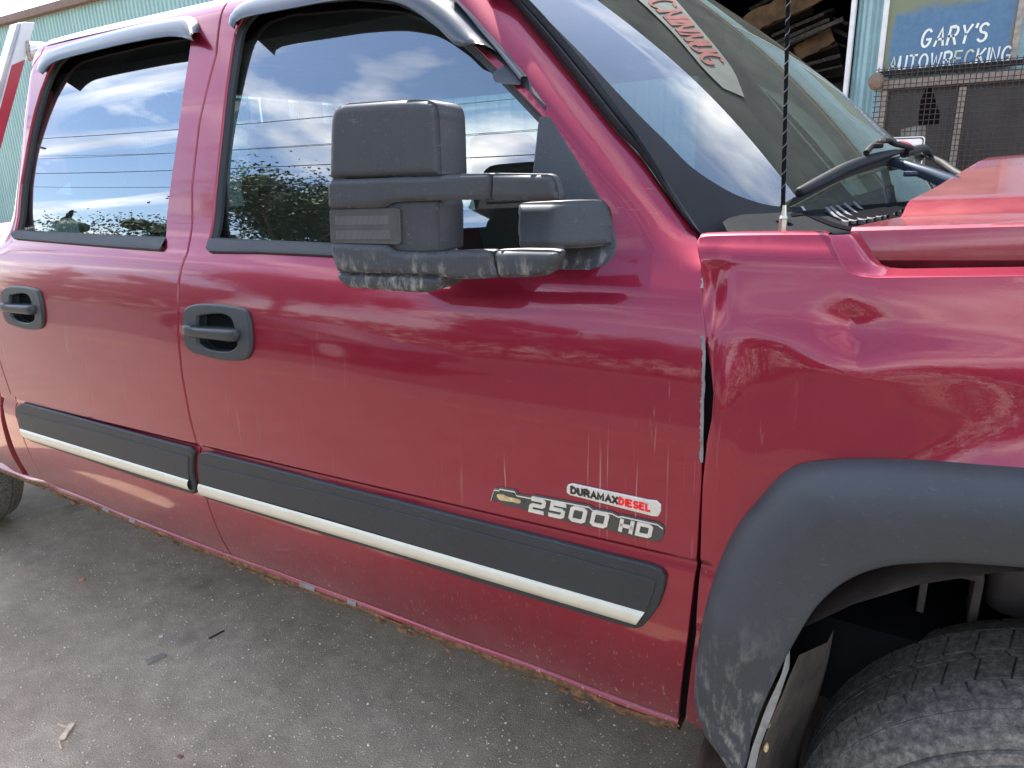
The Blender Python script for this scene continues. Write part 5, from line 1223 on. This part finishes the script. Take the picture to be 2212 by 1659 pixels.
frombm('burned_room', rm, M['char'], bld)
box('unseen_upper_facade', (xo-1.5+6, YB+.15, 7.6), (12., .3, 5.2), simple('dark_upper_cladding', (.035, .04, .04), .7, 0, 12, .3, .5, 3), bld)  # unseen upper wall, height and dark tone shaped for the windshield reflection
mesh('door_header', [(xo-1.2, YB, 4.3), (xj+.02, YB, 4.3), (xj+.02, YB, 5), (xo-1.2, YB, 5)], [(0, 1, 2, 3)], M['teal'], bld)
def beam(nm, p0, p1, y0, y1, w_, m_, th=.05):
    a_, b_ = hitY(*p0, y0), hitY(*p1, y1); d = Vector(b_-a_); L = d.length; q = d.to_track_quat('X', 'Z'); bm = bmesh.new(); bmesh.ops.create_grid(bm, x_segments=18, y_segments=2, size=.5)
    rr_ = random.Random(int(p0[0]*3+p0[1])); 
    for v in bm.verts: v.co = Vector((v.co.x*L, v.co.y*w_*(1+(rr_.random()-.5)*.28), 0))
    g = bmesh.ops.extrude_face_region(bm, geom=bm.faces[:]); bmesh.ops.translate(bm, verts=[e for e in g['geom'] if isinstance(e, bmesh.types.BMVert)], vec=(0, 0, th))
    rot = Matrix.Rotation(R(90), 3, 'X')
    qm = q.to_matrix()
    for v in bm.verts: v.co = qm @ (rot @ v.co) + Vector((a_+b_)/2)
    return frombm(nm, bm, m_, bld)
beam('roof_plank', (1612, 55), (1830, -45), 9.4, 9.4, .24, M['plank'])
beam('roof_plank', (1640, 120), (1822, 42), 9.7, 9.7, .05, M['ash'])
beam('roof_plank', (1720, 118), (1800, 76), 9.9, 9.9, .19, M['plank'])
beam('roof_plank', (1700, 132), (1800, 76), 10.3, 10.3, .14, M['plank'])
for k, (a_, b_) in enumerate((((1652, 60), (1755, 14)), ((1668, 78), (1780, 30)), ((1678, 92), (1792, 42)), ((1690, 104), (1795, 58)), ((1712, 130), (1810, 96)), ((1722, 146), (1815, 120)), ((1740, 160), (1820, 142)), ((1800, 40), (1832, 52)), ((1800, 64), (1832, 78)), ((1802, 92), (1830, 102)), ((1748, 172), (1822, 160)), ((1620, 20), (1700, -20)), ((1690, 66), (1800, 20)))):
    beam('burned_lath', a_, b_, 9.6+.1*k, 9.6+.1*k, .025+.01*(k % 3), M['ash'], .03)
    beam('charred_rafter', (a_[0]-5, a_[1]+9), (b_[0]+4, b_[1]+8), 9.8+.1*k, 9.8+.1*k, .10, M['char'], .05)
wp_ = [hitY(u, v, YB+8.9) for u, v in ((1770, 196), (1808, 194), (1808, 216), (1770, 214))]
m, t, b = mat('daylight_glow'); b.inputs['Base Color'].default_value = (.85, .85, .85, 1); b.inputs['Emission Color'].default_value = (1, 1, 1, 1); b.inputs['Emission Strength'].default_value = 1.6  # white emission stands in for daylight through the room's far window
mesh('glowing_window', wp_, [(0, 1, 2, 3)], m, bld)

# painted board
sgn = empty('painted_sign', (-.35, YB-.1, 2.1), "weathered blue board hand lettered GARY'S AUTOWRECKING above the wire cage", 'sign')
sx0, sx1 = fx(1909, 60, YB-.06), fx(2197, 60, YB-.06)
z0s, z1s = 2.28, 3.5
box('board', ((sx0+sx1)/2, YB-.05, (z0s+z1s)/2), (sx1-sx0, .03, z1s-z0s), M['sign'], sgn)
box('board_frame', (fx(1910, 60, YB-.08), YB-.07, (z0s+z1s)/2), (.05, .04, z1s-z0s), M['whitepaint'], sgn, bev=.004)
box('board_frame', (fx(2199, 60, YB-.08), YB-.07, (z0s+z1s)/2), (.05, .04, z1s-z0s), M['framewood'], sgn, bev=.004)
YS = YB-.068
g0, g1, g2 = hitY(1988, 102, YS), hitY(2136, 86, YS), hitY(1990, 72, YS)
_, wG = strokes("GARY'S", 1, .12, .26); sG = (g1[0]-g0[0])*.97/wG; hG = .155
Ts = lambda x, y, h: Vector((g0[0]+x, YS-h, g0[2]+y+x*.0))
x = 0
for ch in "GARY'S":
    bm = bmesh.new()
    for l in FONT[ch]: ribbon_bm(bm, [((px)*sG*.92+x+py*.02, py*hG) for px, py in l], .021, .003, Ts)
    frombm('sign_letter', bm, M['lettering'], sgn); x += (ADV.get(ch, .84)+.16)*sG*.98
a0 = hitY(1919, 155, YS); a1 = hitY(2190, 127, YS); _, wA = strokes('AUTOWRECKING', 1, 0, .2)
tot = sum(ADV.get(ch, .84)+.10 for ch in 'AUTOWRECKING'); sA = (a1[0]-a0[0])/tot; hA = .135; x = 0
Ta = lambda x, y, h: Vector((a0[0]+x, YS-h, a0[2]+y+x*.0))
for i_, ch in enumerate('AUTOWRECKING'):
    bm = bmesh.new()
    for l in FONT[ch]: ribbon_bm(bm, [(px*sA*.95+x+py*.006, py*hA) for px, py in l], .018, .003, Ta)
    frombm('sign_letter', bm, M['faded_lettering'] if 6 <= i_ <= 7 or i_ == 0 else M['lettering'], sgn); x += (ADV.get(ch, .84)+.10)*sA

# wire cage over the window
YM = YB-.28
cage = empty('window_cage', (.2, YM, 1.0), 'rusty welded wire mesh cage over a grimy window below the painted board', 'wire cage')
mx0, mx1 = fx(1893, 200, YM), 1.6; mzt = hitY(1990, 141, YM)[2]; mz0 = .7
bm = bmesh.new(); k = 0
x = mx0
while x < mx1: bm_tube(bm, [(x, YM, mz0), (x+.004*math.sin(k), YM-.003, (mz0+mzt)/2), (x, YM, mzt+.012)], .0042, 4, False); x += .0505; k += 1
z = mz0
while z < mzt+.01: bm_tube(bm, [(mx0-.02, YM-.006, z), (mx1, YM-.006, z)], .0042, 4, False); z += .0505
frombm('wire_mesh', bm, M['rustwire'], cage, kind='stuff')
zt_ = hitY(1990, 176, YM)[2]
box('cage_rail', ((mx0+mx1)/2, YM+.06, zt_), (mx1-mx0, .05, .085), M['framewood'], cage, bev=.006)
box('cage_rail', ((mx0+mx1)/2, YM+.03, hitY(1990, 152, YM)[2]), (mx1-mx0, .02, .05), M['char'], cage)
for u in (1896, ): box('cage_post', (fx(1894, 300, YM+.06)+.02, YM+.06, (mz0+zt_)/2-.05), (.075, .05, zt_-mz0), M['framewood'], cage, bev=.006)
box('cage_post', (fx(2072, 250, YM+.06), YM+.06, (mz0+zt_)/2-.05), (.06, .05, zt_-mz0-.05), M['framewood'], cage, bev=.006)
bm = bmesh.new(); bmesh.ops.create_uvsphere(bm, u_segments=18, v_segments=10, radius=.075, matrix=Matrix.Translation(hitY(1893, 176, YM-.01)) @ Matrix.Diagonal((1, .5, 1.15, 1)))
frombm('rusty_reflector', bm, simple('rust_disc', (.16, .10, .07), .6, 0, 60, .4, .4, 20), cage, 60)
win = empty('shop_window', (.3, YB, 1.4), 'grimy dark window with pale shapes behind it inside the wire cage', 'window')
box('pane', ((mx0+mx1)/2, YB-.02, 1.45), (mx1-mx0-.08, .03, 1.55), M['darkpane'], win)
def pl(nm, pts, y, m_, par): return mesh(nm, [hitY(u, v, y) for u, v in pts], [tuple(range(len(pts)))], m_, par)
pl('pale_shape', [(1946, 280), (2000, 265), (1998, 360), (1944, 370)], YB-.045, M['palepane'], win)
pl('dark_triangle', [(2003, 185), (2010, 182), (2030, 245), (2028, 268), (1984, 272), (1985, 225)], YB-.05, M['black'], win)
pl('grey_object', [(1963, 278), (1985, 274), (1983, 312), (1960, 318)], YB-.048, simple('mid_grey_thing', (.28, .27, .25), .7), win)
# no-parking plate on its post
YN = 5.0
np_ = empty('no_parking_sign', (hitY(1960, 320, YN)[0], YN, 0), 'white no parking sign with red ring on a post behind the wipers', 'sign')
sw, sh_ = .305, .455; rt_ = hitY(1999, 297, YN); cx_, cz_ = rt_[0]-sw/2, rt_[2]-sh_/2+.01
def rrect(w_, h_, r_, n=5):
    o = []
    for sx_, sz_, a0_ in ((1, 1, 0), (-1, 1, 90), (-1, -1, 180), (1, -1, 270)):
        for k in range(n+1): a_ = R(a0_+90*k/n); o.append((sx_*(w_/2-r_)+r_*math.cos(a_), sz_*(h_/2-r_)+r_*math.sin(a_)))
    return o
pv = lambda L, y: [np.array((cx_+a_, y, cz_+b_)) for a_, b_ in L]
prism('sign_plate', pv(rrect(sw, sh_, .025), YN), (0, .003, 0), M['signwhite'], np_, bev=0)
ro = rrect(sw-.014, sh_-.014, .022); ri = rrect(sw-.030, sh_-.030, .018)
loft('sign_border', [pv(ro, YN-.0015), pv(ri, YN-.0015)], M['signblack'], np_, closed=True)
cN = (0, .075); ra, rb = .125, .098
loft('prohibition_ring', [pv([(cN[0]+r_*math.cos(a_), cN[1]+r_*math.sin(a_)) for a_ in np.linspace(0, 2*math.pi, 48, endpoint=False)], YN-.004) for r_ in (ra, rb)], M['signred'], np_, closed=True)
bm = bmesh.new()
for l in FONT['P']: ribbon_bm(bm, [((px-.33)*.14+cN[0], (py-.5)*.13+cN[1]) for px, py in l], .028, .001, lambda x, y, h: Vector((cx_+x, YN-.002-h, cz_+y)))
frombm('sign_letter', bm, M['signblack'], np_)
bm = bmesh.new(); ribbon_bm(bm, [(cN[0]-.08, cN[1]+.08), (cN[0]+.08, cN[1]-.08)], .026, .001, lambda x, y, h: Vector((cx_+x, YN-.0045-h, cz_+y))); frombm('prohibition_bar', bm, M['signred'], np_)
bm = bmesh.new(); bm_tube(bm, [(cx_, YN-.008, cz_+.19), (cx_, YN, cz_+.19)], .008, 8); frombm('bolt', bm, M['rust'], np_)
box('sign_post', (cx_, YN+.03, cz_/2+.1), (.05, .05, cz_+.2), simple('galvanised_post', (.35, .35, .34), .5, .5), np_, bev=.004)

# ------------------------------------------------------------------ what stands behind the photographer (seen in the paint and the glass)
def leafy(nm, x, y, h, rw, lab, seed, conifer=False, n=8000):
    e = empty(nm, (x, y, 0), lab, 'tree', 'trees across the road')
    rr_ = np.random.default_rng(seed); bm = bmesh.new(); bm_tube(bm, [(x, y, 0), (x+.1, y, h*.3), (x, y+.1, h*.7)], [h*.03, h*.022, h*.01], 8)
    for k in range(5): a_ = k*1.3; bm_tube(bm, [(x, y, h*(.3+.06*k)), (x+math.cos(a_)*rw*.6, y+math.sin(a_)*rw*.6, h*(.55+.07*k))], [h*.012, h*.004], 6)
    frombm('trunk', bm, M['bark'], e)
    cl = [(rr_.normal(0, .38, 3)) for _ in range(16)]
    V = []; F = []
    if seed == 1: n = 20000
    for k in range(n):
        if conifer:
            f = rr_.random()**.6; r_ = (1-f)*rw; zz = h*(.12+.88*f)*1.0; zz = h*(.12+.88*f); a_ = rr_.random()*6.28; rad_ = r_*rr_.random()**.4*(.75+.25*math.sin(zz*9)); c = np.array([x+rad_*math.cos(a_), y+rad_*math.sin(a_), zz-.2*rad_])
        else:
            q = cl[rr_.integers(16)]; d_ = rr_.normal(0, .20, 3); c = np.array([x, y, h*.64])+(q+d_)*np.array([rw*1.1, rw*1.1, h*.36*.95])
        s = rr_.uniform(.05, .13); u_ = rr_.normal(0, 1, 3); u_ /= np.linalg.norm(u_); w2 = np.cross(u_, rr_.normal(0, 1, 3)); w2 /= np.linalg.norm(w2)+1e-6
        i0 = len(V); V += [c-u_*s, c+w2*s*.6, c+u_*s, c-w2*s*.6]; F.append((i0, i0+1, i0+2, i0+3))
    bc = bmesh.new()
    for q in cl:
        if not conifer:
            c = np.array([x, y, h*.64])+q*np.array([rw*1.1, rw*1.1, h*.342]); r_ = rr_.uniform(.16, .26); bmesh.ops.create_icosphere(bc, subdivisions=2, radius=1, matrix=Matrix.Translation(c) @ Matrix.Diagonal((r_*rw, r_*rw, r_*h*.36, 1)))
    for v in bc.verts: v.co += Vector(rr_.normal(0, .09, 3))
    n0 = len(V); bc.verts.ensure_lookup_table(); V += [np.array(v.co) for v in bc.verts]; bc.verts.index_update(); F += [tuple(n0+v.index for v in f.verts) for f in bc.faces]; bc.free()
    mesh('crown', V, F, M['leaf'], e, fix=False)
TR = [(-19, -15, 10.5, 3.6, 'tall broad leafy tree across the road, biggest of the row', 1, False), (-28, -17, 6.6, 4.0, 'rounded dark leafy tree left of the biggest one', 2, False), (-37, -16, 7.4, 1.9, 'narrow pointed conifer at the left end of the row', 3, True),
      (-12, -19, 6.0, 3.8, 'middling leafy tree right of the biggest one', 4, False), (-5, -20, 5.2, 4.2, 'low spreading leafy tree straight across the road', 5, False), (3, -19, 5.6, 4, 'leafy tree across the road on the right', 6, False), (11, -21, 6.2, 4.4, 'large leafy tree at the right end of the row', 7, False), (-46, -22, 7, 5, 'distant broad tree beyond the conifer', 8, False)]
for (x, y, h, rw, lab, sd_, con) in TR: leafy('conifer_tree' if con else 'leafy_tree', x, y, h, rw, lab, sd_, con)
hedge = bmesh.new(); rh = np.random.default_rng(9); V = []; F = []
for k in range(9000):
    c = np.array([rh.uniform(-60, 30), -23+rh.normal(0, .6), rh.random()**.7*(3.4+.9*math.sin(k*.37)*.2)]); s_ = rh.uniform(.12, .3); u_ = rh.normal(0, 1, 3); u_ /= np.linalg.norm(u_); w2 = np.cross(u_, rh.normal(0, 1, 3)); w2 /= np.linalg.norm(w2)+1e-6
    i0 = len(V); V += [c-u_*s_, c+w2*s_*.7, c+u_*s_, c-w2*s_*.7]; F.append((i0, i0+1, i0+2, i0+3))
hedge.free(); apply_tag(mesh('hedge', V, F, M['leaf'], None, fix=False, kind='stuff'), 'long dark hedge beyond the road')
# parked car across the yard
car = empty('parked_car', (-7.2, -5.6, 0), 'dark hatchback parked across the yard, seen mirrored in the front door', 'car')
carp, tcar, bcar = mat('dark_car_paint'); bcar.inputs['Base Color'].default_value = (.03, .03, .035, 1); bcar.inputs['Coat Weight'].default_value = 1; bcar.inputs['Roughness'].default_value = .35
prof = [(-2.1, .35), (-2.15, .62), (-2.05, .92), (-1.75, 1.05), (-1.35, 1.38), (-.9, 1.48), (-.1, 1.46), (.45, 1.28), (.95, 1.0), (1.7, .86), (2.1, .68), (2.15, .38), (1.75, .30), (1.6, .55), (1.35, .64), (1.1, .55), (.95, .30), (-.95, .30), (-1.1, .55), (-1.35, .64), (-1.6, .55), (-1.75, .30)]
cur = []
for yy, k in ((-.88, .93), (-.86, .99), (-.6, 1), (.6, 1), (.86, .99), (.88, .93)): cur.append([(-7.2+p[0]*k, -5.6+yy*(1-.16*max(0, (p[1]-.95))), .3+(p[1]-.3)*k) for p in prof])
body = loft('body', cur, carp, car, closed=True, sm=40)
for sgn_ in (-1, 1):
    bm = bmesh.new(); bm.faces.new([bm.verts.new(p) for p in [(-7.2+a_, -5.6+sgn_*(.895-.13*(b_-.95)), b_) for a_, b_ in ((-1.45, 1.02), (-1.15, 1.34), (-.45, 1.40), (-.45, 1.02))]]); bm.faces.new([bm.verts.new(p) for p in [(-7.2+a_, -5.6+sgn_*(.895-.13*(b_-.95)), b_) for a_, b_ in ((-.38, 1.02), (-.38, 1.40), (.1, 1.36), (.7, 1.02))]]); frombm('window', bm, M['darkpane'], car)
    for xx in (-1.35, 1.35):
        bm = bmesh.new(); bmesh.ops.create_cone(bm, cap_ends=True, segments=28, radius1=.32, radius2=.32, depth=.2, matrix=Matrix.Translation((-7.2+xx, -5.6+sgn_*.80, .32)) @ Matrix.Rotation(R(90), 4, 'X')); o = frombm('wheel', bm, M['rubber'], car, 40)
        bm = bmesh.new(); bmesh.ops.create_cone(bm, cap_ends=True, segments=28, radius1=.2, radius2=.2, depth=.21, matrix=Matrix.Translation((-7.2+xx, -5.6+sgn_*.80, .32)) @ Matrix.Rotation(R(90), 4, 'X')); frombm('rim', bm, M['alu'], o, 40)
cb = [(-7.4, 6.6), (-7.2, 7.4), (-7.0, 5.7), (-6.8, 8.6), (-7.6, 8.0)]
pls = []
for k, (px_, ) in enumerate(((-26,), (6,), (38,))):
    e = empty('utility_pole', (px_, -7.6, 0), ['weathered wooden utility pole far along the road to the left', 'weathered wooden utility pole across the road behind the photographer', 'weathered wooden utility pole far along the road to the right'][k], 'utility pole', 'utility poles along the road')
    tube('pole_shaft', [(px_, -7.6, 0), (px_, -7.6, 9.6)], [.15, .11], M['pole'], e, 10); box('crossarm', (px_, -7.6, 8.9), (.1, 1.6, .1), M['pole'], e)
for k, (yy, zz) in enumerate(cb):
    for (a_, b_) in ((-26, 6), (6, 38)):
        pts = [(a_+(b_-a_)*f, yy+.1*math.sin(k), zz-.55*4*f*(1-f)*(1+.15*k)) for f in np.linspace(0, 1, 17)]
        o = tube('power_line', pts, .011+.007*(k % 3 == 0), M['cable'], None, 6)
        apply_tag(o, ['thick lowest', 'second', 'thin lower', 'topmost', 'thin upper'][[0, 1, 2, 3, 4][k]]+(' black overhead cable on the left span of the poles' if a_ < 0 else ' black overhead cable on the right span of the poles'), 'power line', 'overhead cables between the poles')
